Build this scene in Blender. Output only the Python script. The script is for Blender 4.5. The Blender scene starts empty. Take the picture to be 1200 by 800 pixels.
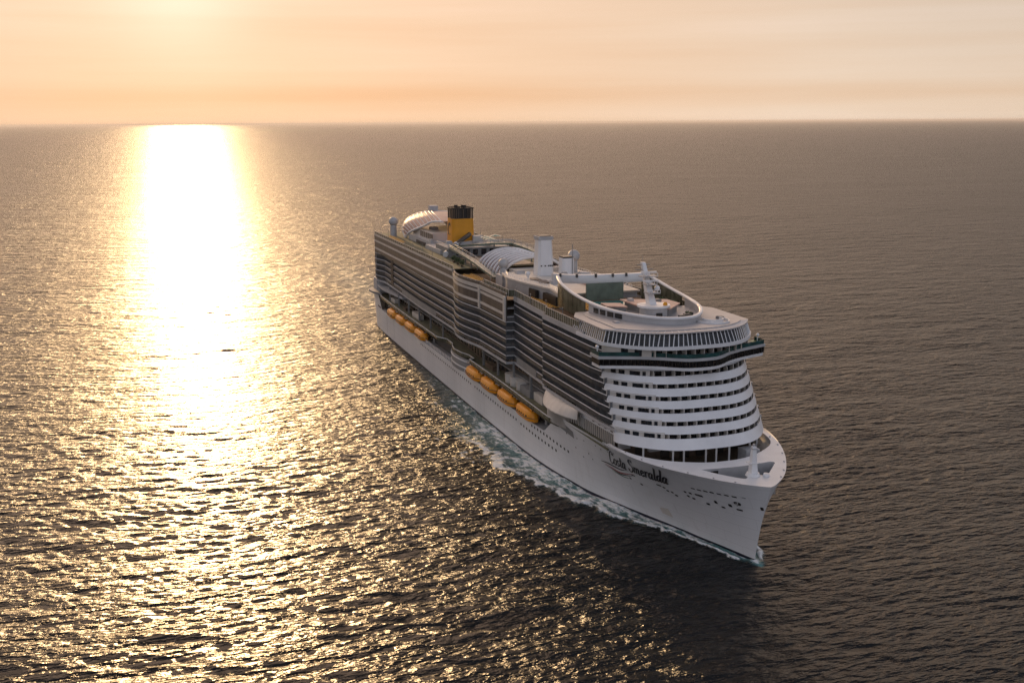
import bpy, bmesh, math, random
import numpy as np
from mathutils import Vector, Matrix

R = math.radians
random.seed(7)
scn = bpy.context.scene
COL = scn.collection

# ------------------------------------------------------------------ camera
YAW, PITCH, ROLL = 2.81992, 0.195855, -0.0060518
CAM = Vector((531.177, -125.004, 96.814))
fw = Vector((math.cos(YAW) * math.cos(PITCH), math.sin(YAW) * math.cos(PITCH), -math.sin(PITCH)))
rt = Vector((math.sin(YAW), -math.cos(YAW), 0))
up = rt.cross(fw)
rt2 = rt * math.cos(ROLL) + up * math.sin(ROLL)
up2 = -rt * math.sin(ROLL) + up * math.cos(ROLL)
cd = bpy.data.cameras.new("camera")
cam = bpy.data.objects.new("camera", cd)
COL.objects.link(cam)
M = Matrix((rt2, up2, -fw)).transposed().to_4x4()
M.translation = CAM
cam.matrix_world = M
cd.sensor_width = 36
cd.lens = 1292.67 / 1200 * 36
cd.clip_start = 1
cd.clip_end = 400000
scn.camera = cam

# ------------------------------------------------------------------ light
SUN_EL, SUN_AZ = R(6.6), math.atan2(0.0431, -1.0602)     # azimuth from +x towards +y
w = bpy.data.worlds.new("World")
scn.world = w
w.use_nodes = True
w.cycles.sampling_method = 'NONE'      # smooth sky: sampled through the surfaces alone
nt = w.node_tree
nt.nodes.clear()
def WN(t, **k):
    n = nt.nodes.new(t)
    for a, v in k.items(): setattr(n, a, v)
    return n
def WL(a, b): nt.links.new(a, b)
out = WN('ShaderNodeOutputWorld'); bg = WN('ShaderNodeBackground')
sky = WN('ShaderNodeTexSky', sky_type='NISHITA', sun_disc=False, sun_elevation=SUN_EL,
         sun_rotation=math.pi / 2 - SUN_AZ, altitude=0, air_density=1.2, dust_density=1.0, ozone_density=1.0)
bg.inputs['Strength'].default_value = 0.10
tc = WN('ShaderNodeTexCoord'); sep = WN('ShaderNodeSeparateXYZ')
WL(tc.outputs['Generated'], sep.inputs[0])
def wmath(op, a, b=None, clamp=False):
    n = WN('ShaderNodeMath', operation=op, use_clamp=clamp)
    for i, v in enumerate((a, b)):
        if v is None: continue
        if isinstance(v, (int, float)): n.inputs[i].default_value = v
        else: WL(v, n.inputs[i])
    return n.outputs[0]
# thin high haze that the low sun colours peach, lying in long flat streaks
mp = WN('ShaderNodeMapping'); mp.inputs['Scale'].default_value = (1.0, 1.0, 26); mp.inputs['Rotation'].default_value = (R(1.2), 0, 0)
WL(tc.outputs['Generated'], mp.inputs[0])
cn = WN('ShaderNodeTexNoise'); cn.inputs['Scale'].default_value = 1.5; cn.inputs['Detail'].default_value = 5
cn.inputs['Roughness'].default_value = 0.52
WL(mp.outputs[0], cn.inputs['Vector'])
z = wmath('MAXIMUM', sep.outputs[2], 0.0)
sd = (math.cos(SUN_EL) * math.cos(SUN_AZ), math.cos(SUN_EL) * math.sin(SUN_AZ), math.sin(SUN_EL))
dot = WN('ShaderNodeVectorMath', operation='DOT_PRODUCT'); dot.inputs[1].default_value = sd
WL(tc.outputs['Generated'], dot.inputs[0])
def wramp(f, stops):
    r = WN('ShaderNodeValToRGB'); e = r.color_ramp.elements
    while len(e) < len(stops): e.new(0.5)
    for i, (p, c) in enumerate(stops): e[i].position = p; e[i].color = (*c, 1)
    WL(f, r.inputs[0]); return r.outputs[0]
side = wmath('ADD', wmath('MULTIPLY', dot.outputs['Value'], 0.5), 0.5)      # 1 towards the sun, 0 away from it
hor = wramp(side, [(0.0, (0.80, 0.785, 0.85)), (0.5, (0.64, 0.57, 0.55)), (0.84, (0.79, 0.635, 0.50)), (0.93, (0.88, 0.69, 0.53)), (0.985, (0.90, 0.62, 0.42)), (1.0, (0.92, 0.61, 0.40))])
upc = wramp(side, [(0.0, (0.58, 0.605, 0.71)), (0.5, (0.16, 0.19, 0.26)), (0.9, (0.54, 0.44, 0.38)), (1.0, (1.0, 0.70, 0.50))])
f = wmath('POWER', 2.718, wmath('MULTIPLY', z, -4.5))
mx = WN('ShaderNodeMix', data_type='RGBA'); WL(f, mx.inputs['Factor']); WL(upc, mx.inputs['A']); WL(hor, mx.inputs['B'])
# a dusky low bank just over the horizon, and the streaks
bank = wmath('POWER', 2.718, wmath('MULTIPLY', wmath('POWER', wmath('MULTIPLY', wmath('SUBTRACT', z, 0.024), 1 / 0.011), 2.0), -1.0))
fac = wmath('ADD', wmath('MULTIPLY', wmath('SUBTRACT', cn.outputs[0], 0.5), 0.65), wmath('SUBTRACT', 1.0, wmath('MULTIPLY', bank, 0.19)))
hz0 = WN('ShaderNodeMix', data_type='RGBA', blend_type='MULTIPLY'); hz0.inputs['Factor'].default_value = 1.0
streakc = wramp(wmath('MULTIPLY', fac, 0.6), [(0.3, (0.52, 0.42, 0.33)), (0.6, (0.60, 0.60, 0.60)), (0.78, (0.68, 0.71, 0.78))])
WL(mx.outputs['Result'], hz0.inputs['A']); WL(streakc, hz0.inputs['B'])
hs = WN('ShaderNodeVectorMath', operation='SCALE'); WL(hz0.outputs['Result'], hs.inputs[0]); hs.inputs['Scale'].default_value = HAZE_K = 9.8
tint = WN('ShaderNodeVectorMath', operation='SCALE'); WL(sky.outputs[0], tint.inputs[0]); tint.inputs['Scale'].default_value = 0.016
ad = WN('ShaderNodeVectorMath', operation='ADD'); WL(tint.outputs[0], ad.inputs[0]); WL(hs.outputs[0], ad.inputs[1])
dmax = wmath('MAXIMUM', dot.outputs['Value'], 0.0)
gs = WN('ShaderNodeVectorMath', operation='SCALE'); gs.inputs[0].default_value = (1.0, 0.87, 0.84)
WL(wmath('ADD', wmath('MULTIPLY', wmath('POWER', dmax, 700.0), 1.2), wmath('MULTIPLY', wmath('POWER', dmax, 60.0), 0.25)), gs.inputs['Scale'])
ad2 = WN('ShaderNodeVectorMath', operation='ADD'); WL(ad.outputs[0], ad2.inputs[0]); WL(gs.outputs[0], ad2.inputs[1])
# warm glow added to the unseen upper sky round the sun, gilding the water
added_glow = wmath('MULTIPLY', wmath('POWER', dmax, 5.0), wmath('MULTIPLY', wmath('SUBTRACT', z, 0.11), 5.0, True))
vs = WN('ShaderNodeVectorMath', operation='SCALE'); vs.inputs[0].default_value = (1.0, 0.66, 0.46); WL(wmath('MULTIPLY', added_glow, 14.0), vs.inputs['Scale'])
ad3 = WN('ShaderNodeVectorMath', operation='ADD'); WL(ad2.outputs[0], ad3.inputs[0]); WL(vs.outputs[0], ad3.inputs[1])
WL(ad3.outputs[0], bg.inputs['Color'])
WL(bg.outputs[0], out.inputs[0])

sl = bpy.data.lights.new("sun", 'SUN')
sl.energy = 1.2
sl.angle = R(0.5)
sl.color = (1.0, 0.64, 0.31)
sun = bpy.data.objects.new("sun", sl)
COL.objects.link(sun)
sun.rotation_euler = Vector(sd).to_track_quat('Z', 'Y').to_euler()
sun.location = (-200, 20, 300)

scn.view_settings.view_transform = 'Standard'
scn.view_settings.look = 'None'
scn.view_settings.gamma = 1
scn.view_settings.exposure = 0.75
scn.render.engine = 'CYCLES'
scn.cycles.use_denoising = True
scn.cycles.denoiser = 'OPENIMAGEDENOISE'
scn.cycles.denoising_input_passes = 'RGB_ALBEDO_NORMAL'
scn.cycles.denoising_prefilter = 'NONE'
scn.cycles.max_bounces = 6
scn.cycles.diffuse_bounces = 3
scn.cycles.glossy_bounces = 3
scn.cycles.transmission_bounces = 4
scn.cycles.caustics_reflective = False
scn.cycles.caustics_refractive = False
scn.cycles.sample_clamp_indirect = 0.8
scn.cycles.sample_clamp_direct = 11

# ------------------------------------------------------------------ materials
class NT:
    """small helper round a material's node tree"""
    def __init__(s, name):
        s.m = bpy.data.materials.new(name); s.m.use_nodes = True
        s.t = s.m.node_tree; s.b = s.t.nodes['Principled BSDF']
        s.tc = s.t.nodes.new('ShaderNodeTexCoord')
    def n(s, t, **k):
        o = s.t.nodes.new(t)
        for a, v in k.items(): setattr(o, a, v)
        return o
    def l(s, a, b): s.t.links.new(a, b)
    def noise(s, scale, detail=4, rough=0.55, stretch=(1, 1, 1)):
        mp = s.n('ShaderNodeMapping'); mp.inputs['Scale'].default_value = stretch
        s.l(s.tc.outputs['Object'], mp.inputs[0])
        o = s.n('ShaderNodeTexNoise'); o.inputs['Scale'].default_value = scale
        o.inputs['Detail'].default_value = detail; o.inputs['Roughness'].default_value = rough
        s.l(mp.outputs[0], o.inputs['Vector'])
        return o.outputs[0]
    def ramp(s, f, stops):
        r = s.n('ShaderNodeValToRGB'); e = r.color_ramp.elements
        while len(e) < len(stops): e.new(0.5)
        for i, (p, c) in enumerate(stops):
            e[i].position = p; e[i].color = (*c, 1) if len(c) == 3 else c
        s.l(f, r.inputs[0]); return r.outputs[0]
    def math(s, op, a, b=None, clamp=False):
        n = s.n('ShaderNodeMath', operation=op, use_clamp=clamp)
        for i, v in enumerate((a, b)):
            if v is None: continue
            if isinstance(v, (int, float)): n.inputs[i].default_value = v
            else: s.l(v, n.inputs[i])
        return n.outputs[0]
    def mix(s, f, a, b):
        n = s.n('ShaderNodeMix', data_type='RGBA')
        if isinstance(f, (int, float)): n.inputs['Factor'].default_value = f
        else: s.l(f, n.inputs['Factor'])
        for k, v in (('A', a), ('B', b)):
            if isinstance(v, tuple): n.inputs[k].default_value = (*v[:3], 1)
            else: s.l(v, n.inputs[k])
        return n.outputs['Result']
    def bump(s, h, dist, strength=1.0):
        b = s.n('ShaderNodeBump'); b.inputs['Distance'].default_value = dist; b.inputs['Strength'].default_value = strength
        s.l(h, b.inputs['Height']); s.l(b.outputs[0], s.b.inputs['Normal'])

def paint(name, col, rough=0.45, vary=0.10, scale=0.25, stretch=(1, 1, 1), metal=0.0, spec=0.5):
    m = NT(name)
    c = m.noise(scale, 5, 0.6, stretch)
    d = tuple(max(0, x * (1 - vary * 1.6)) for x in col); l = tuple(min(1, x * (1 + vary * 0.7)) for x in col)
    m.l(m.ramp(c, [(0.3, d), (0.65, l)]), m.b.inputs['Base Color'])
    m.b.inputs['Roughness'].default_value = rough
    m.b.inputs['Metallic'].default_value = metal
    m.b.inputs['Specular IOR Level'].default_value = spec
    return m.m

def glass_dark(name, col=(0.012, 0.016, 0.022), rough=0.12, vary=0.6, scale=0.4):
    return paint(name, col, rough, vary, scale, spec=0.5)

MAT = {}
MAT['white'] = paint('white_paint', (0.79, 0.79, 0.80), 0.42, 0.06, 0.15, (1, 1, 0.4))
MAT['cream'] = paint('warm_white_paint', (0.62, 0.58, 0.53), 0.5, 0.10, 0.2)
MAT['lightgrey'] = paint('light_grey_paint', (0.46, 0.46, 0.47), 0.5, 0.10, 0.2)
MAT['grey'] = paint('grey_paint', (0.24, 0.245, 0.25), 0.5, 0.12, 0.2)
MAT['darkgrey'] = paint('dark_grey_paint', (0.07, 0.072, 0.075), 0.55, 0.2, 0.2)
MAT['slate'] = paint('slate_panel', (0.13, 0.135, 0.14), 0.5, 0.15, 0.3)
MAT['black'] = paint('black_paint', (0.012, 0.012, 0.013), 0.4, 0.3, 0.3)
MAT['brown'] = paint('brown_panel', (0.12, 0.085, 0.06), 0.4, 0.35, 0.35)
MAT['wood'] = paint('teak_deck', (0.20, 0.125, 0.07), 0.7, 0.25, 0.6, (0.3, 3, 1))
MAT['greendeck'] = paint('olive_deck_coating', (0.13, 0.135, 0.085), 0.8, 0.25, 0.5)
MAT['darkwood'] = paint('dark_teak_deck', (0.075, 0.055, 0.035), 0.7, 0.25, 0.6, (0.3, 3, 1))
MAT['roofgrey'] = paint('silver_roof', (0.42, 0.41, 0.42), 0.45, 0.08, 0.12)
MAT['orange'] = paint('orange_gelcoat', (0.88, 0.33, 0.012), 0.32, 0.08, 0.6)
MAT['yellow'] = paint('yellow_funnel_paint', (0.74, 0.31, 0.008), 0.45, 0.06, 0.25)
MAT['yellowfab'] = paint('yellow_cushion', (0.75, 0.40, 0.07), 0.8, 0.15, 1.5)
MAT['navy'] = paint('navy_paint', (0.008, 0.010, 0.03), 0.4, 0.2, 0.5)
MAT['ink'] = paint('black_lettering', (0.01, 0.011, 0.02), 0.45, 0.2, 0.5)
MAT['red'] = paint('red_paint', (0.30, 0.02, 0.02), 0.45, 0.15, 0.5)
MAT['green'] = paint('green_paint', (0.02, 0.13, 0.06), 0.45, 0.15, 0.5)
MAT['pink'] = paint('pale_rose_panel', (0.55, 0.36, 0.30), 0.5, 0.14, 0.3)
MAT['maroon'] = paint('maroon_panel', (0.16, 0.055, 0.05), 0.5, 0.2, 0.3)
MAT['leaf'] = paint('leaf_green', (0.05, 0.10, 0.035), 0.6, 0.4, 1.2)
MAT['teal'] = paint('teal_panel', (0.06, 0.20, 0.17), 0.25, 0.25, 0.3)
MAT['screen'] = paint('grey_green_screen', (0.16, 0.20, 0.16), 0.35, 0.25, 0.25)
MAT['glass'] = glass_dark('dark_window_glass')
MAT['bridgeglass'] = glass_dark('bridge_window_glass', (0.006, 0.006, 0.007), 0.08)
MAT['balglass'] = paint('balcony_glass', (0.036, 0.046, 0.056), 0.34, 0.35, 0.5, (1, 1, 0.2))
MAT['tealglass'] = paint('teal_balcony_glass', (0.014, 0.062, 0.062), 0.12, 0.35, 0.3)
MAT['screenglass'] = paint('windscreen_glass', (0.12, 0.12, 0.08), 0.2, 0.45, 0.5, (1, 1, 0.3))
MAT['brownglass'] = paint('bronze_window_glass', (0.075, 0.062, 0.055), 0.34, 0.4, 0.5, (1, 1, 0.2))
MAT['pool'] = paint('pool_water', (0.03, 0.20, 0.19), 0.05, 0.1, 0.3)

def cabin_wall_mat():
    m = NT('cabin_wall')
    br = m.n('ShaderNodeTexBrick')
    br.offset = 0; br.inputs['Scale'].default_value = 1
    br.inputs['Brick Width'].default_value = 1.45; br.inputs['Row Height'].default_value = 2.65
    br.inputs['Mortar Size'].default_value = 0.14; br.inputs['Bias'].default_value = -0.2
    br.inputs['Color1'].default_value = (0.02, 0.025, 0.03, 1); br.inputs['Color2'].default_value = (0.14, 0.14, 0.13, 1)
    br.inputs['Mortar'].default_value = (0.13, 0.13, 0.135, 1)
    mp = m.n('ShaderNodeMapping'); mp.inputs['Rotation'].default_value = (R(90), 0, 0)
    m.l(m.tc.outputs['Object'], mp.inputs[0]); m.l(mp.outputs[0], br.inputs['Vector'])
    m.l(br.outputs['Color'], m.b.inputs['Base Color'])
    m.b.inputs['Roughness'].default_value = 0.3
    return m.m
MAT['cabinwall'] = cabin_wall_mat()

def hull_mat():
    m = NT('hull_paint')
    a = m.noise(0.05, 6, 0.6, (1, 1, 0.25)); b = m.noise(0.5, 5, 0.65, (1.0, 1.0, 0.12))
    base = m.ramp(a, [(0.3, (0.68, 0.685, 0.70)), (0.7, (0.78, 0.78, 0.79))])
    st = m.math('MULTIPLY', m.math('SUBTRACT', b, 0.55), 1.2, True)
    col = m.mix(st, base, (0.42, 0.39, 0.36))
    # welded plate seams
    br = m.n('ShaderNodeTexBrick'); br.inputs['Scale'].default_value = 1
    br.inputs['Brick Width'].default_value = 9; br.inputs['Row Height'].default_value = 2.6
    br.inputs['Mortar Size'].default_value = 0.05
    mp = m.n('ShaderNodeMapping'); mp.inputs['Rotation'].default_value = (R(90), 0, 0)
    m.l(m.tc.outputs['Object'], mp.inputs[0]); m.l(mp.outputs[0], br.inputs['Vector'])
    m.l(m.mix(m.math('MULTIPLY', br.outputs['Fac'], 0.26), col, (0.3, 0.3, 0.3)), m.b.inputs['Base Color'])
    m.b.inputs['Roughness'].default_value = 0.36
    m.bump(m.noise(0.35, 3, 0.5), 0.10, 0.35)
    return m.m
MAT['hull'] = hull_mat()

# ------------------------------------------------------------------ mesh helpers
class MB:
    def __init__(s): s.v = []; s.f = []
    def add(s, pts):
        i = len(s.v); s.v.extend(tuple(map(float, p)) for p in pts); return i
    def face(s, pts):
        i = s.add(pts); s.f.append(tuple(range(i, i + len(pts))))
    def box(s, x0, x1, y0, y1, z0, z1):
        i = s.add([(x0, y0, z0), (x1, y0, z0), (x1, y1, z0), (x0, y1, z0), (x0, y0, z1), (x1, y0, z1), (x1, y1, z1), (x0, y1, z1)])
        for q in ((3, 2, 1, 0), (4, 5, 6, 7), (0, 1, 5, 4), (1, 2, 6, 5), (2, 3, 7, 6), (3, 0, 4, 7)):
            s.f.append(tuple(i + k for k in q))
        return s
    def obox(s, c, ux, uy, hx, hy, z0, z1):
        """box with horizontal axes ux, uy about c"""
        pts = []
        for zz in (z0, z1):
            for a, b in ((-1, -1), (1, -1), (1, 1), (-1, 1)):
                pts.append((c[0] + ux[0] * hx * a + uy[0] * hy * b, c[1] + ux[1] * hx * a + uy[1] * hy * b, zz))
        i = s.add(pts)
        for q in ((3, 2, 1, 0), (4, 5, 6, 7), (0, 1, 5, 4), (1, 2, 6, 5), (2, 3, 7, 6), (3, 0, 4, 7)):
            s.f.append(tuple(i + k for k in q))
        return s
    def prism(s, poly, z0, z1, top=True, bottom=True):
        n = len(poly)
        i = s.add([(p[0], p[1], z0) for p in poly] + [(p[0], p[1], z1) for p in poly])
        for k in range(n):
            s.f.append((i + k, i + (k + 1) % n, i + n + (k + 1) % n, i + n + k))
        if top: s.f.append(tuple(i + n + k for k in range(n)))
        if bottom: s.f.append(tuple(i + k for k in reversed(range(n))))
        return s
    def loft(s, rings, closed=False, caps=False):
        """rings: equal-length lists of points"""
        n = len(rings[0]); base = [s.add(r) for r in rings]
        m = n if closed else n - 1
        for a, b in zip(base, base[1:]):
            for k in range(m):
                s.f.append((a + k, a + (k + 1) % n, b + (k + 1) % n, b + k))
        if caps:
            s.f.append(tuple(base[0] + k for k in reversed(range(n))))
            s.f.append(tuple(base[-1] + k for k in range(n)))
        return s
    def wall(s, a, b, z0a, z1a, th=0.2, z0b=None, z1b=None):
        """upright band along polyline a (bottom) and b (top), th thick inwards (left of travel is outside when th>0)"""
        ia, ib = offset(a, -th), offset(b, -th)
        ring = lambda k: [(a[k][0], a[k][1], z0a), (b[k][0], b[k][1], z1a), (ib[k][0], ib[k][1], z1a), (ia[k][0], ia[k][1], z0a)]
        return s.loft([ring(k) for k in range(len(a))], True, True)
    def tube(s, pts, r, n=8, caps=True):
        pts = [Vector(p) for p in pts]
        rr = r if isinstance(r, (list, tuple)) else [r] * len(pts)
        rings = []; prev = None
        for k, p in enumerate(pts):
            d = (pts[min(k + 1, len(pts) - 1)] - pts[max(k - 1, 0)]).normalized()
            h = Vector((0, 0, 1)) if abs(d.z) < 0.95 else Vector((1, 0, 0))
            if prev is not None: h = prev
            u = d.cross(h).normalized(); v = u.cross(d); prev = v
            rings.append([p + (u * math.cos(t) + v * math.sin(t)) * rr[k] for t in [2 * math.pi * j / n for j in range(n)]])
        return s.loft(rings, True, caps)
    def cyl(s, x, y, z0, z1, r0, r1=None, n=20):
        r1 = r0 if r1 is None else r1
        return s.loft([[(x + r * math.cos(2 * math.pi * j / n), y + r * math.sin(2 * math.pi * j / n), zz) for j in range(n)] for r, zz in ((r0, z0), (r1, z1))], True, True)
    def sphere(s, c, r, nu=20, nv=12):
        rings = []
        for j in range(nv + 1):
            t = math.pi * j / nv - math.pi / 2; rr = max(r * math.cos(t), 1e-3)
            rings.append([(c[0] + rr * math.cos(2 * math.pi * i / nu), c[1] + rr * math.sin(2 * math.pi * i / nu), c[2] + r * math.sin(t)) for i in range(nu)])
        return s.loft(rings, True, True)
    def build(s, name, mat, parent=None, smooth=False, loc=None, label=None):
        me = bpy.data.meshes.new(name)
        me.from_pydata(s.v, [], s.f); me.validate(); me.update()
        me.materials.append(MAT[mat] if isinstance(mat, str) else mat)
        if smooth:
            me.polygons.foreach_set('use_smooth', [True] * len(me.polygons))
            try: me.set_sharp_from_angle(angle=R(38))
            except Exception: pass
        o = bpy.data.objects.new(name, me); COL.objects.link(o)
        if parent is not None:
            o.parent = parent
            if loc is None and parent is SHIP: o.location = (-SHIP_X, 0, 0)
        if loc is not None: o.location = loc
        if label: o['label'] = label
        return o

def offset(pl, d):
    """offset an open polyline to its left by d (xy)"""
    out = []
    n = len(pl)
    for k in range(n):
        a = pl[max(k - 1, 0)]; b = pl[min(k + 1, n - 1)]
        tx, ty = b[0] - a[0], b[1] - a[1]; L = math.hypot(tx, ty) or 1
        out.append((pl[k][0] - ty / L * d, pl[k][1] + tx / L * d))
    return out

def resample(pl, step):
    out = [pl[0]]
    for a, b in zip(pl, pl[1:]):
        L = math.hypot(b[0] - a[0], b[1] - a[1]); n = max(1, int(round(L / step)))
        for k in range(1, n + 1): out.append((a[0] + (b[0] - a[0]) * k / n, a[1] + (b[1] - a[1]) * k / n))
    return out

def interp(x, tab):
    if x <= tab[0][0]: return tab[0][1]
    for (a, va), (b, vb) in zip(tab, tab[1:]):
        if x <= b: return va + (vb - va) * (x - a) / (b - a)
    return tab[-1][1]

def tag(o, label=None, cat=None, group=None, kind=None):
    if label: o['label'] = label
    if cat: o['category'] = cat
    if group: o['group'] = group
    if kind: o['kind'] = kind
    return o
def empty(name, loc, rz=0):
    o = bpy.data.objects.new(name, None); COL.objects.link(o); o.location = loc; o.rotation_euler = (0, 0, rz)
    o.empty_display_size = 1
    return o
def copy_tree(o, parent=None):
    c = o.copy(); COL.objects.link(c)
    if parent is not None: c.parent = parent
    for ch in [k for k in bpy.data.objects if k.parent is o]: copy_tree(ch, c)
    return c

SHIP_X = 165.0
SHIP = empty('cruise_ship', (SHIP_X, 0, 0))
tag(SHIP, 'large white cruise ship with yellow funnel and stacked balcony decks sailing on open sea', 'cruise ship')

# ------------------------------------------------------------------ the ship's hull form
DECK = 19.2
WL = [(0, 17.0), (4, 19.2), (10, 20.2), (25, 20.9), (60, 21.2), (120, 21.4), (200, 21.4), (228, 21.2), (240, 20.7), (252, 19.7), (262, 18.4), (272, 16.8), (285, 13.1), (298, 8.8), (306, 6.3), (312, 4.6), (318, 2.7), (324, 0.95), (326.6, 0.25), (327.2, 0.03)]
DL = [(0, 19.0), (4, 20.4), (10, 21.0), (25, 21.3), (60, 21.5), (120, 21.6), (200, 21.6), (262, 21.6), (285, 21.3), (295, 20.9), (303, 19.6), (308, 18.0), (313.6, 15.5), (318, 13.0), (322, 10.5), (325.5, 8.0), (328.5, 5.4), (330.7, 3.0), (332.2, 1.2), (332.8, 0.05)]
def curve_pts(tab, x0, n):
    """n points by arc length along tab from x0 to its end"""
    pts = [(x0, interp(x0, tab))] + [p for p in tab if p[0] > x0]
    # Catmull-Rom smoothing
    sm = []
    for i in range(len(pts) - 1):
        p0, p1, p2, p3 = pts[max(i - 1, 0)], pts[i], pts[i + 1], pts[min(i + 2, len(pts) - 1)]
        for k in range(12):
            t = k / 12
            sm.append(tuple(0.5 * ((2 * p1[j]) + (-p0[j] + p2[j]) * t + (2 * p0[j] - 5 * p1[j] + 4 * p2[j] - p3[j]) * t * t + (-p0[j] + 3 * p1[j] - 3 * p2[j] + p3[j]) * t ** 3) for j in (0, 1)))
    sm.append(pts[-1])
    d = [0]
    for a, b in zip(sm, sm[1:]): d.append(d[-1] + math.hypot(b[0] - a[0], b[1] - a[1]))
    out = []; j = 0
    for k in range(n):
        s = d[-1] * k / (n - 1)
        while j < len(d) - 2 and d[j + 1] < s: j += 1
        t = (s - d[j]) / max(1e-9, d[j + 1] - d[j])
        out.append((sm[j][0] + (sm[j + 1][0] - sm[j][0]) * t, sm[j][1] + (sm[j + 1][1] - sm[j][1]) * t))
    return out
XB = 232.0
NB = 72
bowW, bowD = curve_pts(WL, XB, NB), curve_pts(DL, XB, NB)
AFTX = [0, 1, 2.5, 4, 7, 10, 15, 20, 30] + list(range(40, 232, 8))
def flare(z):
    t = max(-0.12, z / DECK)
    return (0.62 * t + 0.38 * t * abs(t) ** 1.2) if t >= 0 else t * 0.6
def plan(z):
    """half plan of the hull at height z: list of (x, half breadth)"""
    w_ = flare(z)
    a = [(x, interp(x, WL) + (interp(x, DL) - interp(x, WL)) * min(1, w_ * 1.3)) for x in AFTX]
    b = [(p[0] + (q[0] - p[0]) * w_, max(0.02, p[1] + (q[1] - p[1]) * w_)) for p, q in zip(bowW, bowD)]
    return a + b
def half(x, z):
    return interp(x, plan(z))
TOPT = [(0, 17.6), (14, 17.6), (14.01, 17.3), (20, 16.8), (27, 10.9), (247, 10.9), (256.5, 16.9), (262, 18.6), (290, 19.3), (290.6, 20.3), (297, 20.0), (305, 19.4), (312, 19.2), (340, 19.2)]
def ztop(x): return interp(x, TOPT)

NV = 14
hull = MB()
nst = len(AFTX) + NB
# extra stations where the top line bends
def hull_grid(sgn):
    plans = [plan(z) for z in np.linspace(-3, 21, 49)]
    zs = np.linspace(-3, 21, 49)
    rows = []
    for k in range(nst):
        xs = np.array([p[k][0] for p in plans]); ys = np.array([p[k][1] for p in plans])
        # top height at this station
        zt = 10.9
        for _ in range(6):
            zt = ztop(float(np.interp(zt, zs, xs)))
        zz = np.linspace(-3, zt, NV)
        rows.append([(float(np.interp(q, zs, xs)), sgn * float(np.interp(q, zs, ys)), float(q)) for q in zz])
    return rows
AFTX = sorted(set(AFTX + [13.9, 14.1, 17, 23.5, 27, 33]))
nst = len(AFTX) + NB
gs_, gp_ = hull_grid(-1), hull_grid(1)
hull.loft(gs_); hull.loft([list(reversed(r)) for r in gp_])
# transom and stem
hull.loft([gs_[0], gp_[0]])
hull.loft([gs_[-1], gp_[-1]])
HULL = hull.build('hull', 'hull', SHIP, True)

# boot stripe
bs = MB()
for sgn in (-1, 1):
    rows = []
    for zz in (-2.8, -0.5, 0.3, 0.6):
        rows.append([(p[0], sgn * (p[1] + 0.05), zz) for p in plan(zz)])
    bs.loft(rows)
bs.build('boot_stripe', 'navy', HULL, True)

from mathutils.bvhtree import BVHTree
_tree = BVHTree.FromPolygons(hull.v, hull.f)
def on_hull(x, z, off=0.05):
    """point on the starboard side of the built hull, lifted off along its normal"""
    hit, n_, _, _ = _tree.ray_cast(Vector((x, -60, z)), Vector((0, 1, 0)))
    if hit is None: return (x, -(half(x, z) + off), z)
    if n_.y > 0: n_ = -n_
    return tuple(hit + n_ * off)

def decal(name, strokes, mat, off=0.06, label=None):
    """ribbons lying on the starboard hull; strokes: list of (points (x,z), width function or number)"""
    m = MB()
    for si, (pts, wd) in enumerate(strokes):
        n = len(pts); L = []; Rr = []
        for k in range(n):
            a = pts[max(k - 1, 0)]; b = pts[min(k + 1, n - 1)]
            tx, tz = b[0] - a[0], b[1] - a[1]; l = math.hypot(tx, tz) or 1; tx /= l; tz /= l
            h = (wd(k / (n - 1), math.atan2(tz, tx)) if callable(wd) else wd) / 2
            L.append((pts[k][0] - tz * h, pts[k][1] + tx * h)); Rr.append((pts[k][0] + tz * h, pts[k][1] - tx * h))
        o = off + 0.006 * si
        m.loft([[on_hull(*p, o) for p in L], [on_hull(*p, o) for p in Rr]])
    return m.build(name, mat, HULL, label=label)

def spline(pts, per=7):
    out = []
    for i in range(len(pts) - 1):
        p0, p1, p2, p3 = pts[max(i - 1, 0)], pts[i], pts[i + 1], pts[min(i + 2, len(pts) - 1)]
        for k in range(per):
            t = k / per
            out.append(tuple(0.5 * ((2 * p1[j]) + (-p0[j] + p2[j]) * t + (2 * p0[j] - 5 * p1[j] + 4 * p2[j] - p3[j]) * t * t + (-p0[j] + 3 * p1[j] - 3 * p2[j] + p3[j]) * t ** 3) for j in range(len(p1))))
    out.append(pts[-1])
    return out

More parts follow.
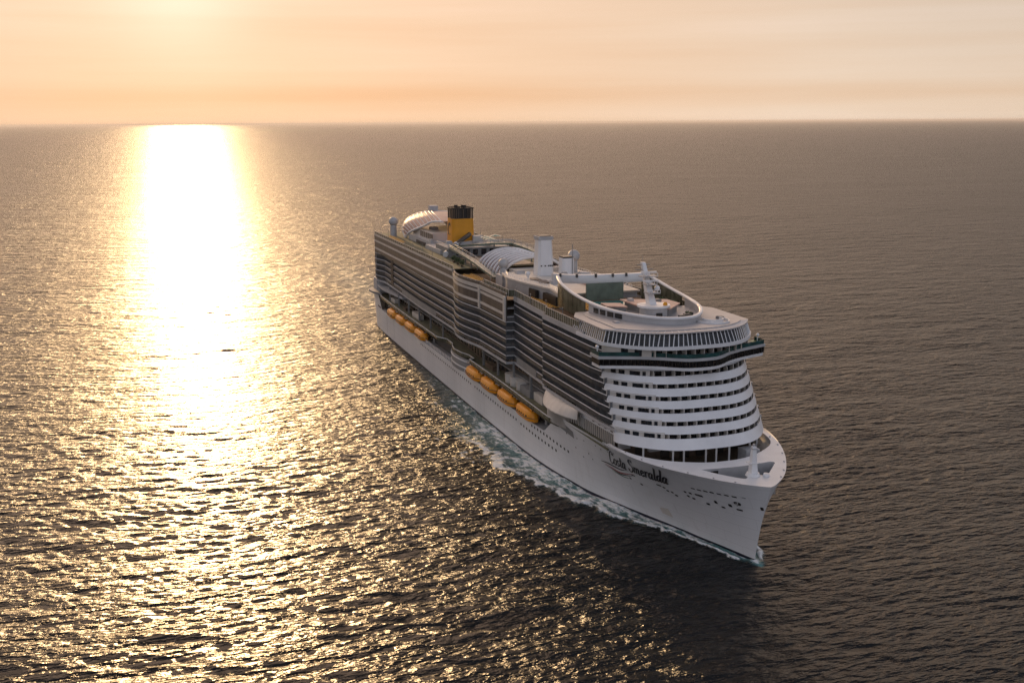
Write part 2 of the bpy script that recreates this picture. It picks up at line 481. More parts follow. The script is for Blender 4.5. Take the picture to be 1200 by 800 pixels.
# the name, drawn with a broad nib
GL = {
 'C': (0.70, [[(0.70, 0.72), (0.64, 0.96), (0.44, 1.04), (0.20, 0.88), (0.10, 0.52), (0.20, 0.14), (0.40, 0.0), (0.58, 0.06), (0.68, 0.20)], [(0.70, 0.72), (0.58, 0.84), (0.52, 0.76)]]),
 'o': (0.50, [[(0.25, 0.50), (0.08, 0.40), (0.07, 0.14), (0.22, 0.0), (0.40, 0.10), (0.42, 0.36), (0.25, 0.50), (0.34, 0.44), (0.50, 0.46)]]),
 's': (0.42, [[(0.36, 0.44), (0.24, 0.51), (0.10, 0.42), (0.14, 0.30), (0.32, 0.20), (0.33, 0.07), (0.18, -0.01), (0.05, 0.08)]]),
 't': (0.36, [[(0.18, 0.82), (0.15, 0.40), (0.16, 0.10), (0.24, 0.0), (0.36, 0.08)], [(-0.02, 0.53), (0.38, 0.56)]]),
 'a': (0.54, [[(0.38, 0.42), (0.24, 0.50), (0.08, 0.36), (0.07, 0.12), (0.18, 0.0), (0.32, 0.12), (0.39, 0.42)], [(0.40, 0.50), (0.38, 0.16), (0.43, 0.0), (0.54, 0.08)]]),
 'S': (0.66, [[(0.56, 0.86), (0.44, 1.02), (0.24, 1.0), (0.14, 0.82), (0.24, 0.62), (0.48, 0.46), (0.57, 0.26), (0.46, 0.04), (0.24, -0.02), (0.08, 0.10), (0.08, 0.24)]]),
 'm': (0.84, [[(0.06, 0.50), (0.10, 0.44), (0.10, 0.0)], [(0.10, 0.34), (0.22, 0.50), (0.34, 0.44), (0.35, 0.0)], [(0.36, 0.34), (0.50, 0.50), (0.61, 0.42), (0.61, 0.10), (0.68, 0.0), (0.80, 0.08)]]),
 'e': (0.46, [[(0.08, 0.24), (0.26, 0.28), (0.36, 0.38), (0.26, 0.50), (0.11, 0.42), (0.06, 0.20), (0.17, 0.0), (0.32, 0.03), (0.44, 0.14)]]),
 'r': (0.42, [[(0.06, 0.50), (0.11, 0.44), (0.11, 0.0)], [(0.11, 0.30), (0.22, 0.48), (0.34, 0.50), (0.38, 0.42)]]),
 'l': (0.30, [[(0.13, 1.02), (0.11, 0.5), (0.12, 0.10), (0.18, 0.0), (0.29, 0.08)]]),
 'd': (0.56, [[(0.38, 0.42), (0.24, 0.50), (0.08, 0.36), (0.07, 0.12), (0.18, 0.0), (0.32, 0.12), (0.39, 0.42)], [(0.42, 1.02), (0.39, 0.5), (0.39, 0.14), (0.44, 0.0), (0.56, 0.08)]]),
 ' ': (0.36, []),
}
NAME0, NAME1, CAPH, LEAN = (287.3, 13.35), (309.3, 14.0), 4.2, 0.85
tot = sum(GL[c][0] for c in 'Costa Smeralda')
kx = (NAME1[0] - NAME0[0]) / tot
pen = 0.0; strokes = []
nib = lambda t, th: 0.10 * CAPH * (0.60 + 0.62 * abs(math.sin(th - R(5))))
for c in 'Costa Smeralda':
    wd, ss = GL[c]
    for st in ss:
        pts = []
        for px, pz in spline(st):
            x = NAME0[0] + (pen + px) * kx + pz * CAPH * LEAN
            zz = NAME0[1] + (NAME1[1] - NAME0[1]) * (pen + px) / tot + pz * CAPH
            pts.append((x, zz))
        strokes.append((pts, nib))
    pen += wd
decal('name_lettering', strokes, 'ink', 0.06)
sw = lambda a: (lambda t, th: a * (0.12 + 0.88 * math.sin(math.pi * min(1, t * 1.05 + 0.02))))
decal('ribbon_emblem', [(spline([(282.3, 12.3), (285.6, 12.6), (288.9, 12.6), (291.8, 12.6), (295.8, 13.5)]), sw(0.5))], 'ink', 0.06)
decal('ribbon_emblem', [(spline([(284.0, 12.0), (287.3, 11.7), (290.0, 11.35), (293.8, 12.0), (298.0, 13.2)]), sw(0.36))], 'red', 0.06)
decal('ribbon_emblem', [(spline([(283.7, 11.6), (287.2, 11.3), (290.2, 10.95), (294.0, 11.6), (297.0, 12.5)]), sw(0.34))], 'ink', 0.07)
decal('ribbon_emblem', [(spline([(286.5, 10.9), (290.9, 10.5), (294.0, 10.8)]), sw(0.28))], 'green', 0.06)

def hole(name, x, z, w_, h, mat, off=0.05, rnd=0.3, parent=None, label=None):
    """a flat opening with rounded corners lying on the starboard hull"""
    m = MB(); pts = []
    r = min(w_, h) / 2 * rnd * 2
    for cx, cz, a0 in ((w_ / 2 - r, h / 2 - r, 0), (-w_ / 2 + r, h / 2 - r, 90), (-w_ / 2 + r, -h / 2 + r, 180), (w_ / 2 - r, -h / 2 + r, 270)):
        for k in range(4):
            a = R(a0 + 30 * k); pts.append(on_hull(x + cx + r * math.cos(a), z + cz + r * math.sin(a), off))
    m.face(pts)
    return m.build(name, mat, parent or HULL, label=label)
x = 104.0
while x < 226:
    if not 176.5 < x < 178.5: hole('porthole', x, 8.9 - (x - 139) * .006, 0.95, 0.72, 'black')
    x += 2.55
x = 228.2
while x < 256: hole('porthole', x, 8.03 - (x - 228) * .03, 0.95, 0.75, 'black'); x += 2.4
x = 237.5
while x < 265: hole('porthole', x, 9.95 - max(0, x - 248) * .05, 0.95, 0.75, 'black'); x += 2.3
# mooring slots, fairleads and draught marks towards the stem
for x, z_ in ((316.4, 14.83), (317.9, 14.88), (319.5, 15.0), (321.0, 15.1), (322.6, 15.15), (324.2, 15.25), (325.8, 15.3)):
    hole('mooring_slot', x, z_, 1.0, .34, 'black')
for x, z_, w_, h in ((296.5, 12.45, 1.6, .40), (294.2, 10.95, .8, .5), (297.9, 10.4, .9, .5), (305.2, 12.4, 1.5, .4), (306.6, 12.2, .8, .5), (307.2, 11.5, .8, .5), (308.5, 11.5, .7, .5), (309.3, 10.9, .9, .5), (313.15, 13.0, .6, .5), (314.5, 13.05, .7, .5), (313.3, 11.95, .7, .5), (314.6, 11.7, .8, .5), (316.8, 13.15, 2.0, .5), (318.1, 11.35, .9, .5), (320.5, 12.5, .7, .8), (321.9, 11.6, .9, .4), (323.8, 12.6, .8, .7), (325.6, 12.0, 1.3, .4), (286.2, 17.9, .45, .45), (290.6, 18.7, .45, .4), (285.5, 16.3, .45, .45), (282.8, 16.5, .45, .4), (276.1, 12.4, .45, .4), (272.3, 10.4, .4, .4), (289.8, 16.9, .4, .4), (293.6, 17.5, .4, .4), (268.6, 12.0, .45, .45), (277.5, 11.2, .4, .4), (264, 14.8, .5, .6), (271, 15.2, .4, .4), (275.5, 15.8, .4, .4)):
    hole('hull_opening', x, z_, w_, h, 'black')
for x, z_ in ((297.3, 10.85), (311.0, 11.2), (316.8, 11.4), (320.3, 11.95)):
    hole('thruster_mark', x, z_, 0.8, 0.4, 'white', 0.07)
m = MB(); m.face([on_hull(*p, 0.06) for p in ((300.0, 4.8), (300.2, 3.3), (303.6, 3.15), (303.1, 5.4))]); m.build('pale_hull_patch', 'cream', HULL)  # flat pale four-sided patch low on the forward hull
# hawse opening with its anchor
an = hole('anchor_pocket', 325.7, 13.6, 1.5, .8, 'black', 0.06, 0.5)
y_ = on_hull(325.7, 13.6)[1] - .2
m = MB(); m.tube([(325.2, y_, 13.4), (326.2, y_, 13.65)], 0.14, 8); m.tube([(326.1, y_, 13.2), (326.3, y_ - .1, 13.65), (326.1, y_, 14.0)], 0.13, 8)
m.build('anchor', 'grey', HULL, True)
hole('fairlead_port', 330.2, 13.45, .5, .8, 'black', 0.05)
m = MB(); m.face([on_hull(*p, 0.08) for p in ((256.6, 16.3), (261.0, 15.3), (269.0, 14.6), (269.2, 16.6), (262.5, 17.4), (257.5, 16.8))]); m.build('side_recess', 'grey', HULL)
# vertical seams on the aft hull
for x in (37.5, 52.5):
    m = MB(); m.loft([[on_hull(x - .13, q, .05) for q in (2, 6, 10.4)], [on_hull(x + .13, q, .05) for q in (2, 6, 10.4)]]); m.build('rubbing_strip', 'grey', HULL)
hole('mooring_slot', 20.5, 11.5, 7.5, 0.9, 'darkgrey', 0.05, 0.2)

# ------------------------------------------------------------------ repeats: the nearest hundred one by one, the rest as one mesh
def repeats(name, makers, mat, parent, most=100):
    """makers: list of (x, y, z, function adding the shape to an MB)"""
    makers = sorted(makers, key=lambda q: (Vector(q[:3]) - CAM).length)
    for q in makers[:most]:
        b = MB(); q[3](b); b.build(name, mat, parent)
    if len(makers) > most:
        b = MB()
        for q in makers[most:]: q[3](b)
        tag(b.build(name, mat, parent), kind='stuff')

# ------------------------------------------------------------------ ledge with the boats, promenade and the storeys under the cabins
m = MB()
for s in (-1, 1):
    ed = [(x, s * (half(x, 10.9) - 0.02)) for x in range(26, 249, 6)]
    inn = [(248, s * 17.4), (26, s * 17.4)]
    p = ed + inn
    m.prism(p if s < 0 else p[::-1], 10.5, 10.86)
m.build('boat_ledge', 'lightgrey', SHIP)
m = MB(); pl = [(16, -17.3), (24, -17.3), (250, -17.3)]
m.wall(pl, pl, 10.4, 15.9, .3)
pl2 = [(250, 17.3), (16, 17.3)]
m.wall(pl2, pl2, 10.4, 15.9, .3)
m.build('recess_wall', 'darkgrey', SHIP)
rp = []
for x in np.arange(30, 247, 2.9):
    rp.append((x, -17.4, 13, (lambda b, x=x: b.box(x, x + 1.9, -17.42, -17.3, 12.2, 14.9))))
repeats('recess_window', rp, 'glass', SHIP, 40)
# ledge railing between the boat groups
m = MB()
for zz in (11.3, 11.75, 12.2): m.tube([(110, -21.25, zz), (172, -21.25, zz)], .06, 6)
for x in np.arange(110, 172.5, 2.2): m.box(x - .08, x + .08, -21.32, -21.18, 10.9, 12.2)
m.build('ledge_railing', 'white', SHIP)
m = MB(); m.box(110, 172, -21.1, -21.05, 10.95, 11.95); m.build('ledge_screen', 'darkgrey', SHIP)

PROM = [(12, -20.2), (20, -20.9), (60, -21.7), (100, -22.0), (132, -22.0), (137.5, -19.6), (146, -19.8), (150, -21.0), (156, -21.9), (163, -21.4), (168, -20.0), (174.5, -20.0), (175, -21.8), (212, -21.9), (246, -22.5), (254.5, -22.6), (259.5, -21.9), (263.5, -20.4)]
prs = resample(PROM, 5)
m = MB()
for s in (-1, 1):
    e = [(p[0], p[1] * -s) for p in PROM]
    poly = e + [(263.5, s * 14), (12, s * 14)]
    m.prism(poly if s < 0 else poly[::-1], 15.8, 16.3)
m.build('promenade_deck', 'greendeck', SHIP)
def rail_line(name, pl, z0, z1, glassmat, railmat, parent, tr=0.10, hh=0.16, posts=0):
    """a glazed balustrade with a white cap"""
    g = MB(); g.wall(pl, pl, z0, z1 - hh, .04); go = g.build(name, glassmat, parent)
    h = MB(); h.wall(offset(pl, .05), offset(pl, .05), z1 - hh, z1, tr + .06)
    if posts:
        for q in resample(pl, posts): h.box(q[0] - .05, q[0] + .05, q[1] - .05, q[1] + .05, z0, z1 - hh)
    h.build('handrail', railmat, go)
    return go
# starboard balustrade travels from fwd to aft so that its left is... outboard
def stb(pl): return pl[::-1]          # travelling aft, left of travel is -y (starboard, outboard)
rail_line('promenade_railing', stb(PROM), 15.7, 17.35, 'screenglass', 'white', SHIP, .14, .22)
rail_line('promenade_railing', [(p[0], -p[1]) for p in PROM], 15.7, 17.35, 'screenglass', 'white', SHIP, .14, .22)
# inner wall of the promenade storeys with its windows
PW = [(12, -15.4), (150, -15.4), (170, -16.6), (205, -15.4), (268, -15.8), (285, -16.5)]
m = MB(); m.wall(stb(PW), stb(PW), 16.2, 23.6, .3); m.wall([(p[0], -p[1]) for p in PW], [(p[0], -p[1]) for p in PW], 16.2, 23.6, .3)
m.build('promenade_wall', 'brown', SHIP)
rp = []
for x in np.arange(16, 266, 4.2):
    y = interp(x, PW)
    for zz in (16.9, 20.4):
        rp.append((x, y, zz, (lambda b, x=x, y=y, zz=zz: b.box(x, x + 3.2, y - .10, y - .02, zz, zz + 2.3))))
repeats('promenade_window', rp, 'glass', SHIP, 80)
m = MB()
for s in (-1, 1):
    e = [(x, s * 18.2) for x in (30, 150)] + [(x, s * 18.6) for x in (175, 212)]
    for a, b in ((30, 148), (176, 250)):
        m.box(a, b, min(s * 15.6, s * 17.6), max(s * 15.6, s * 17.6), 19.6, 19.95)
m.build('promenade_gallery', 'grey', SHIP)
rp = [(x, -18.9, 20, (lambda b, x=x: b.box(x - .3, x + .3, -19.1, -18.5, 16.3, 23.6))) for x in list(range(34, 148, 19)) + list(range(182, 250, 16))]
repeats('promenade_column', rp, 'grey', SHIP)
# furniture blocks on the promenade: three round pavilions, bars, planters
for x in (208.5, 213.5, 219.5):
    b = MB(); b.cyl(x, -17.4, 16.3, 18.9, 2.3, 2.35, 24); b.cyl(x, -17.4, 18.9, 19.2, 2.45, 2.45, 24)
    b.build('round_pavilion', 'cream', SHIP, True)
b = MB(); b.box(222, 231, -19.5, -16, 16.3, 18.6); b.build('bar_counter', 'grey', SHIP)
for x0, x1, h in ((36, 44, 1.8), (60, 66, 1.2), (78, 90, 2.0), (184, 192, 1.6), (232.5, 240, 2.4)):
    b = MB(); b.box(x0, x1, -18.8, -16.6, 16.3, 16.3 + h); b.build('deck_locker', 'cream' if h > 1.7 else 'brown', SHIP)
# rounded lower bay amidships
BAY = [(143, -17.2), (147, -20.3), (152, -21.7), (158, -22.1), (165, -21.6), (170, -20.4), (173, -17.2)]
m = MB(); m.wall(stb(spline(BAY)), stb(spline(BAY)), 10.8, 15.75, .3); m.build('side_bay', 'grey', SHIP, True)
m = MB()
for zz in (12.2, 14.6): m.wall(offset(stb(spline(BAY)), .18), offset(stb(spline(BAY)), .18), zz, zz + .45, .2)
m.build('bay_moulding', 'white', SHIP)
# stern gallery platforms
m = MB(); m.prism([(1, -20.5), (8, -23.6), (16, -23.4), (24, -20.6)], 17.4, 18.3); m.build('stern_wing', 'grey', SHIP)
m = MB(); m.prism([(24, 20.6), (16, 23.4), (8, 23.6), (1, 20.5)], 17.4, 18.3)
m.build('stern_wing', 'grey', SHIP)
m = MB(); m.box(3, 16, -20.0, 20.0, 17.3, 23.6); m.build('stern_house', 'lightgrey', SHIP)
m = MB(); m.prism([(13, -20.4), (30, -20.9), (46, -19.6), (58, -18.4), (58, -14), (13, -14)], 20.3, 21.3); m.build('stern_terrace', 'lightgrey', SHIP)

# shell awning and its glazed front near the bow end of the promenade
AW0 = [(246.5, -21.0), (252, -21.2), (258, -21.2), (264, -21.2), (270.5, -21.2)]
AW1 = [(247.2, -22.3), (252.5, -24.0), (259.5, -24.4), (265.5, -23.4), (270.5, -21.3)]
a0, a1 = spline(AW0), spline(AW1)
m = MB()
rings = []
for q in range(7):
    t = q / 6
    rings.append([(p[0] + (r[0] - p[0]) * t + 2.8, p[1] + (r[1] - p[1]) * t, 23.3 - 2.3 * t ** 1.7 + 0.07 * (k % 3 == 0)) for k, (p, r) in enumerate(zip(a0, a1))])
m.loft(rings)
rings2 = [[(x, y, z - .25) for x, y, z in r] for r in rings]
m.loft([list(reversed(r)) for r in rings2]); m.loft([rings[-1], rings2[-1]])
AWN = m.build('shell_awning', 'cream', SHIP)
GLZ = [(249, -20.2), (253, -21.9), (258, -22.2), (262.5, -21.6), (266, -20.4), (270.5, -18.8)]
gl = spline(GLZ)
m = MB(); m.wall(stb(gl), stb(gl), 16.2, 22.4, .1); GW = m.build('glazed_front', 'glass', SHIP)
rp = [(q[0], q[1], 19, (lambda b, q=q: b.box(q[0] - .13, q[0] + .13, q[1] - .16, q[1] + .1, 16.2, 22.2))) for q in resample(gl, 1.5)]
repeats('mullion', rp, 'cream', GW)
# slatted screen between there and the fore deck
SC = [(268, -19.6), (276, -19.5), (284, -19.2), (291.5, -18.8)]
m = MB(); m.wall(stb(SC), stb(SC), 18.5, 21.4, .1); SCO = m.build('slatted_screen', 'darkgrey', SHIP)
rp = [(q[0], q[1], 20, (lambda b, q=q: b.box(q[0] - .16, q[0] + .16, q[1] - .22, q[1] + .05, 18.5, 21.4))) for q in resample(SC, 1.15)]
repeats('slat', rp, 'cream', SCO)
m = MB(); sc2 = SC + [(297, -17.6), (301, -15.6)]; m.wall(stb(sc2), stb(sc2), 21.4, 23.3, .3); FSC = m.build('upper_side_wall', 'white', SHIP)
for x in (279.5, 283, 286.5, 290, 293, 295.5):
    y = interp(x, sc2); b = MB(); b.box(x - .65, x + .65, y - .08, y + .1, 21.9, 22.8); b.build('square_window', 'black', FSC)
m = MB(); sp_ = [(p[0], -p[1]) for p in sc2]; m.wall(sp_, sp_, 18.5, 23.3, .3); m.build('upper_side_wall', 'white', SHIP)
m = MB(); m.prism([(262, -21.3), (292, -20.9), (292, 20.9), (262, 21.3)], 17.9, 18.4); m.build('side_deck', 'greendeck', SHIP)

# ------------------------------------------------------------------ cabin decks
PITCHZ = 2.65
def xf(z): return 298.0 + (36.6 - z) * 0.66
def front(z, back=0.0, y0=-20.2, y1=20.2, n=41, y_k=20.0):
    return [(xf(z) - back - 11.7 * (abs(y) / y_k) ** 3, y) for y in np.linspace(y0, y1, n)]
FAC = [(13, -21.0), (16, -20.9), (25, -18.9), (40, -19.2), (58, -19.5), (100, -20.6), (150, -20.8), (153, -21.0), (157, -21.9), (161.5, -22.8), (167, -23.2), (173, -23.0), (179, -22.3), (186, -21.2), (213, -21.0), (213.5, -18.4), (222, -18.8), (234, -19.4), (245.5, -19.8), (246, -21.0), (270, -21.0)]
AFT_FAC = [(13, -20.9), (154, -20.9)]
def facade(z):
    tip = xf(z) - 11.7
    return FAC + [(tip - 6, -20.9), (tip, -20.2)]
def ring(z, side=0.0, fr=0.0):
    f = [(p[0], p[1] + side) for p in facade(z)]
    fr_ = front(z, fr, f[-1][1], -f[-1][1])
    return f[:-1] + fr_ + [(p[0], -p[1]) for p in reversed(f[:-1])]

TOPS = [26.0 + PITCHZ * k for k in range(7)]        # handrail heights 26.0 .. 41.9
SIDE = SHIP
# fascia under the lowest cabin deck
zt = 23.75
m = MB(); f = facade(zt); m.wall(stb(f), stb(f), 23.2, 23.95, .35); f2 = [(p[0], -p[1]) for p in f]; m.wall(f2, f2, 23.2, 23.95, .35)
m.build('lower_fascia', 'lightgrey', SHIP)
part_list = []
for k, zt in enumerate(TOPS):
    zf = zt - 1.08
    zz = zt if k < 5 else TOPS[4]
    m = MB(); m.prism(ring(zz, 0.12, 0.5), zf - 0.28, zf)
    m.build('cabin_deck', 'lightgrey', SHIP)
    f = facade(zz)
    fwd_end = f[-1][0]
    # where the aft block is flush, the two top storeys start forward of it
    seg = [p for p in f if (k < 5 or p[0] >= 213.5)]
    rail_line('balcony_railing', stb(seg), zf - 0.32, zt, 'balglass', 'white', SHIP, .12, .20)
    rail_line('balcony_railing', [(p[0], -p[1]) for p in seg], zf - 0.32, zt, 'balglass', 'white', SHIP, .12, .20)
    inn = [(p[0], p[1] + 1.75) for p in seg]
    m = MB(); m.wall(stb(inn), stb(inn), zf, zf + PITCHZ - .28, .1); i2 = [(p[0], -p[1]) for p in inn]; m.wall(i2, i2, zf, zf + PITCHZ - .28, .1)
    m.build('cabin_wall', 'cabinwall', SHIP)
    for q in resample(seg, 2.9):
        part_list.append((q[0], q[1], zt, (lambda b, q=q, zf=zf: b.box(q[0] - .05, q[0] + .05, q[1] + .06, q[1] + 1.72, zf + .01, zf + PITCHZ - .30))))
repeats('balcony_partition', part_list, 'slate', SHIP, 100)
# plain grey strip standing where suites have no balcony (lowest two rows aft and amidships)
for a, b_, lo, hi in ((62, 128, 24.0, 26.2), (215, 239, 24.0, 26.2)):
    m = MB(); p = [q for q in resample(FAC, 3) if a <= q[0] <= b_]
    m.wall(offset(stb(p), .12), offset(stb(p), .12), lo, hi, .12); m.build('side_panel', 'grey', SHIP)
# dark service recess near the stern
for zz in TOPS[:5]:
    b = MB(); b.box(41, 45.5, -19.55, -19.1, zz - .9, zz + 1.1); b.build('service_opening', 'black', SHIP)

# flush upper block aft and amidships: bronze glass between white bands
UP = [(13, -21.0), (16, -20.9), (30, -20.8), (152, -20.9), (157, -21.9), (161.5, -22.8), (167, -23.2), (173, -23.0), (179, -22.3), (186, -21.2), (213.4, -21.0)]
m = MB(); m.wall(stb(UP), stb(UP), 37.0, 45.2, .3); u2 = [(p[0], -p[1]) for p in UP]; m.wall(u2, u2, 37.0, 45.2, .3)
m.build('upper_window_band', 'brownglass', SHIP)
for a, b_ in ((38.4, 39.25), (41.9, 42.75)):
    m = MB(); m.wall(offset(stb(UP), .15), offset(stb(UP), .15), a, b_, .16); m.wall(offset(u2, .15), offset(u2, .15), a, b_, .16); m.build('white_band', 'cream', SHIP)
m = MB()
up_aft = [p for p in UP if p[0] <= 152]; up_mid = [p for p in UP if p[0] >= 152]
m.wall(offset(stb(up_aft), .16), offset(stb(up_aft), .16), 44.6, 45.4, .2); m.wall(offset(stb(up_mid), .16), offset(stb(up_mid), .16), 43.3, 44.5, .2)
m.build('cornice', 'cream', SHIP)
for x in (186, 212.6):
    m = MB(); m.box(x - .9, x + .9, -21.55, -21.05, 36.9, 44.4); m.build('pilaster', 'cream', SHIP)
m = MB(); m.prism([(13, -20.7), (152, -20.7), (152, 20.7), (13, 20.7)], 45.2, 45.5); m.build('aft_sun_deck', 'greendeck', SHIP)
m = MB()
p = [q for q in UP if q[0] >= 152] + [(213.5, -18.4), (245.5, -19.8), (246, -20.9), (285, -20.6)]
m.prism(p + [(a, -b) for a, b in reversed(p)], 43.2, 43.5); m.build('sun_deck', 'wood', SHIP)
m = MB(); m.box(13.05, 13.6, -20.6, 20.6, 16.3, 45.2); m.build('stern_wall', 'lightgrey', SHIP)
rail_line('deck_windscreen', stb([(13.2, -20.8), (152, -20.8)]), 45.4, 46.7, 'screenglass', 'cream', SHIP, .08, .12, 4)
rail_line('deck_windscreen', [(13.2, 20.8), (152, 20.8)], 45.4, 46.7, 'screenglass', 'cream', SHIP, .08, .12, 4)
p = [q for q in UP if q[0] >= 152]; p = [(a, b + .3) for a, b in p]
rail_line('deck_windscreen', stb(p), 44.4, 45.6, 'screenglass', 'lightgrey', SHIP, .08, .12, 3)
# top railing forward of there
TF = [(213.8, -18.7), (222, -19.0), (234, -19.6), (245.5, -20.0), (246.2, -21.1), (276, -21.0)]
m = MB(); m.wall(stb(TF), stb(TF), 43.1, 44.6, .25); m.build('deck_fascia', 'lightgrey', SHIP)
m = MB(); m.wall([(a, -b) for a, b in TF], [(a, -b) for a, b in TF], 43.1, 44.6, .25); m.build('deck_fascia', 'lightgrey', SHIP)
WS = [(188, -20.2), (213, -20.0), (214, -18.4), (234, -19.2), (246, -19.6), (247, -20.4), (272, -20.4)]
rail_line('deck_windscreen', stb(WS), 44.4, 46.6, 'screenglass', 'cream', SHIP, .08, .12, 1.6)
rail_line('deck_windscreen', [(a, -b) for a, b in WS], 44.4, 46.6, 'screenglass', 'cream', SHIP, .08, .12, 3)

# ------------------------------------------------------------------ curved front
FT = [23.3 + PITCHZ * k for k in range(6)]           # tops of the white bands
win_list, wpart_list = [], []
for k, zt in enumerate(FT):
    hgt = 2.40 if k == 0 else 1.68
    top, bot = front(zt, 0.25), front(zt - hgt * 0.6, 0.15)
    rev = lambda c: c[::-1]
    # travelling from +y to -y keeps the outside on the left... bands are closed solids so the order only sets thickness
    m = MB()
    n = len(top)
    bt = [(p[0] + 0.35, p[1]) for p in bot]
    rings = []
    for i in range(n):
        rings.append([(bt[i][0], bt[i][1], zt - hgt), (top[i][0], top[i][1], zt), (top[i][0] - .35, top[i][1], zt), (bt[i][0] - 1.6, bt[i][1], zt - hgt)])
    m.loft(rings, True, True)
    m.build('front_band', 'white', SHIP, True)
    zf = zt - 1.08
    # inner wall: flush cabins to starboard, deep loggias elsewhere
    zc = zf + PITCHZ - .3
    a = front(zt, 0.95, -20.0, -11.2, 16); b = front(zt, 2.6, -11.2, 20.0, 40)
    m = MB(); m.wall(rev(a), rev(a), zf, zc, .15); m.wall([b[0], a[-1]], [b[0], a[-1]], zf, zc, .15); m.build('front_wall', 'cream', SHIP)
    m = MB(); m.wall(rev(b), rev(b), zf, zc, .15); m.build('loggia_glazing', 'glass', SHIP)
    for y, wd in ((-18.0, .7), (-16.6, .8), (-14.6, .8), (-13.6, .5), (-12.4, .4)):
        q = (xf(zt) - .95 - 11.7 * (abs(y) / 20) ** 3, y)
        slope = 11.7 * 3 * y * y / 8000
        ux = Vector((slope, 1, 0)).normalized(); uy = Vector((1, -slope, 0)).normalized()
        win_list.append((*q, zt, (lambda b_, q=q, ux=ux, uy=uy, wd=wd, zf=zf: b_.obox(q, ux, uy, wd, .08, zf + .1, zf + 2.05))))
    for y in np.arange(-10.4, 19.5, 2.45):
        xq = xf(zt) - 11.7 * (abs(y) / 20) ** 3
        wpart_list.append((xq, y, zt, (lambda b_, xq=xq, y=y, zf=zf, zc=zc: b_.loft([[(xq - 2.5, y - .07, zf), (xq - .75, y - .07, zf), (xq - .75, y - .07, zf + 1.7), (xq - 1.1, y - .07, zc), (xq - 2.5, y - .07, zc)], [(xq - 2.5, y + .07, zf), (xq - .75, y + .07, zf), (xq - .75, y + .07, zf + 1.7), (xq - 1.1, y + .07, zc), (xq - 2.5, y + .07, zc)]], True, True))))
repeats('cabin_window', win_list, 'glass', SHIP)
repeats('loggia_partition', wpart_list, 'cream', SHIP)

# bridge
def bplan(d=0.0, w_=22.7):
    pts = [(290.6, -22.7), (292.6, -17.5), (294.2, -13.6), (296.6, -9.4), (299.0, -6.4), (300.6, -3.6), (301.0, 0), (300.6, 3.6), (299.0, 6.4), (296.6, 9.4), (294.2, 13.6), (292.6, 17.5), (290.6, 22.7)]
    return [(a - d, b * w_ / 22.7) for a, b in spline(pts, 4)]
def bsolid(z0, z1, mat, name, d=0.0, w_=22.7, d2=None, smooth=True):
    p0 = bplan(d, w_); bk = 285.6
    p1 = p0 if d2 is None else bplan(d2, w_)
    m = MB()
    r0 = [(a, b, z0) for a, b in p0] + [(bk, w_, z0), (bk, -w_, z0)]
    r1 = [(a, b, z1) for a, b in p1] + [(bk, w_, z1), (bk, -w_, z1)]
    m.loft([r0, r1], True, True)
    return m.build(name, mat, SHIP, smooth)
bsolid(38.25, 39.05, 'white', 'bridge_sill', 0.15, 22.5, 0.0)
BR = bsolid(39.05, 40.65, 'bridgeglass', 'bridge_windows', 0.0, 22.6, -0.12)
bsolid(40.65, 41.35, 'lightgrey', 'bridge_roof', -0.22, 23.0)
rp = []
bp = resample(bplan(-.05), 2.0)
for q in bp: rp.append((*q, 40, (lambda b, q=q: b.box(q[0] - .05, q[0] + .07, q[1] - .05, q[1] + .05, 39.05, 40.65))))
repeats('window_post', rp, 'black', BR)
g = MB(); bpl = bplan(0.0)[::-1]
g.wall(bpl, bpl, 41.3, 42.35, .05); g.wall([(285.8, -22.7)[::1], (290.5, -22.7)], [(285.8, -22.7), (290.5, -22.7)], 41.3, 42.35, .05); g.wall([(290.5, 22.7), (285.8, 22.7)], [(290.5, 22.7), (285.8, 22.7)], 41.3, 42.35, .05)
g.build('bridge_balustrade', 'tealglass', SHIP)
for s in (-1, 1):
    b = MB(); b.cyl(288.2, s * 22.2, 41.3, 43.0, .12, .12, 8); b.sphere((288.2, s * 22.2, 43.2), .45, 12, 8); b.build('wing_lamp', 'white', SHIP, True)
    b = MB(); b.box(285.8, 290, min(s * 20.6, s * 22.6), max(s * 20.6, s * 22.6), 41.36, 41.42); b.build('wing_deck', 'green', SHIP)
# cabins over the bridge
def fcurve(x0, back, y0=-20.2, y1=20.2, n=41): return [(x0 - back - 11.0 * (abs(y) / 20) ** 3, y) for y in np.linspace(y0, y1, n)]
XA = 298.6
a = fcurve(XA, 1.0, -20.2, -11.2, 14); b = fcurve(XA, 2.6, -11.2, 20.2, 36)
m = MB(); m.wall(a[::-1], a[::-1], 41.35, 43.3, .15); AWL = m.build('upper_front_wall', 'cream', SHIP)
m = MB(); m.wall(b[::-1], b[::-1], 41.35, 43.3, .15); m.build('loggia_glazing', 'glass', SHIP)
wl, pw = [], []
for y, wd in ((-16.4, .9), (-13.9, .9)):
    slope = 11 * 3 * y * y / 8000; q = (XA - 1.0 - 11 * (abs(y) / 20) ** 3, y)
    ux = Vector((slope, 1, 0)).normalized(); uy = Vector((1, -slope, 0)).normalized()
    b_ = MB(); b_.obox(q, ux, uy, wd, .08, 41.45, 43.1); b_.build('cabin_window', 'glass', SHIP)
for y in np.arange(-10.6, 19.6, 2.45):
    xq = XA - 11 * (abs(y) / 20) ** 3
    b_ = MB(); b_.box(xq - 2.5, xq - .3, y - .08, y + .08, 41.36, 43.28); b_.build('loggia_partition', 'cream', SHIP)
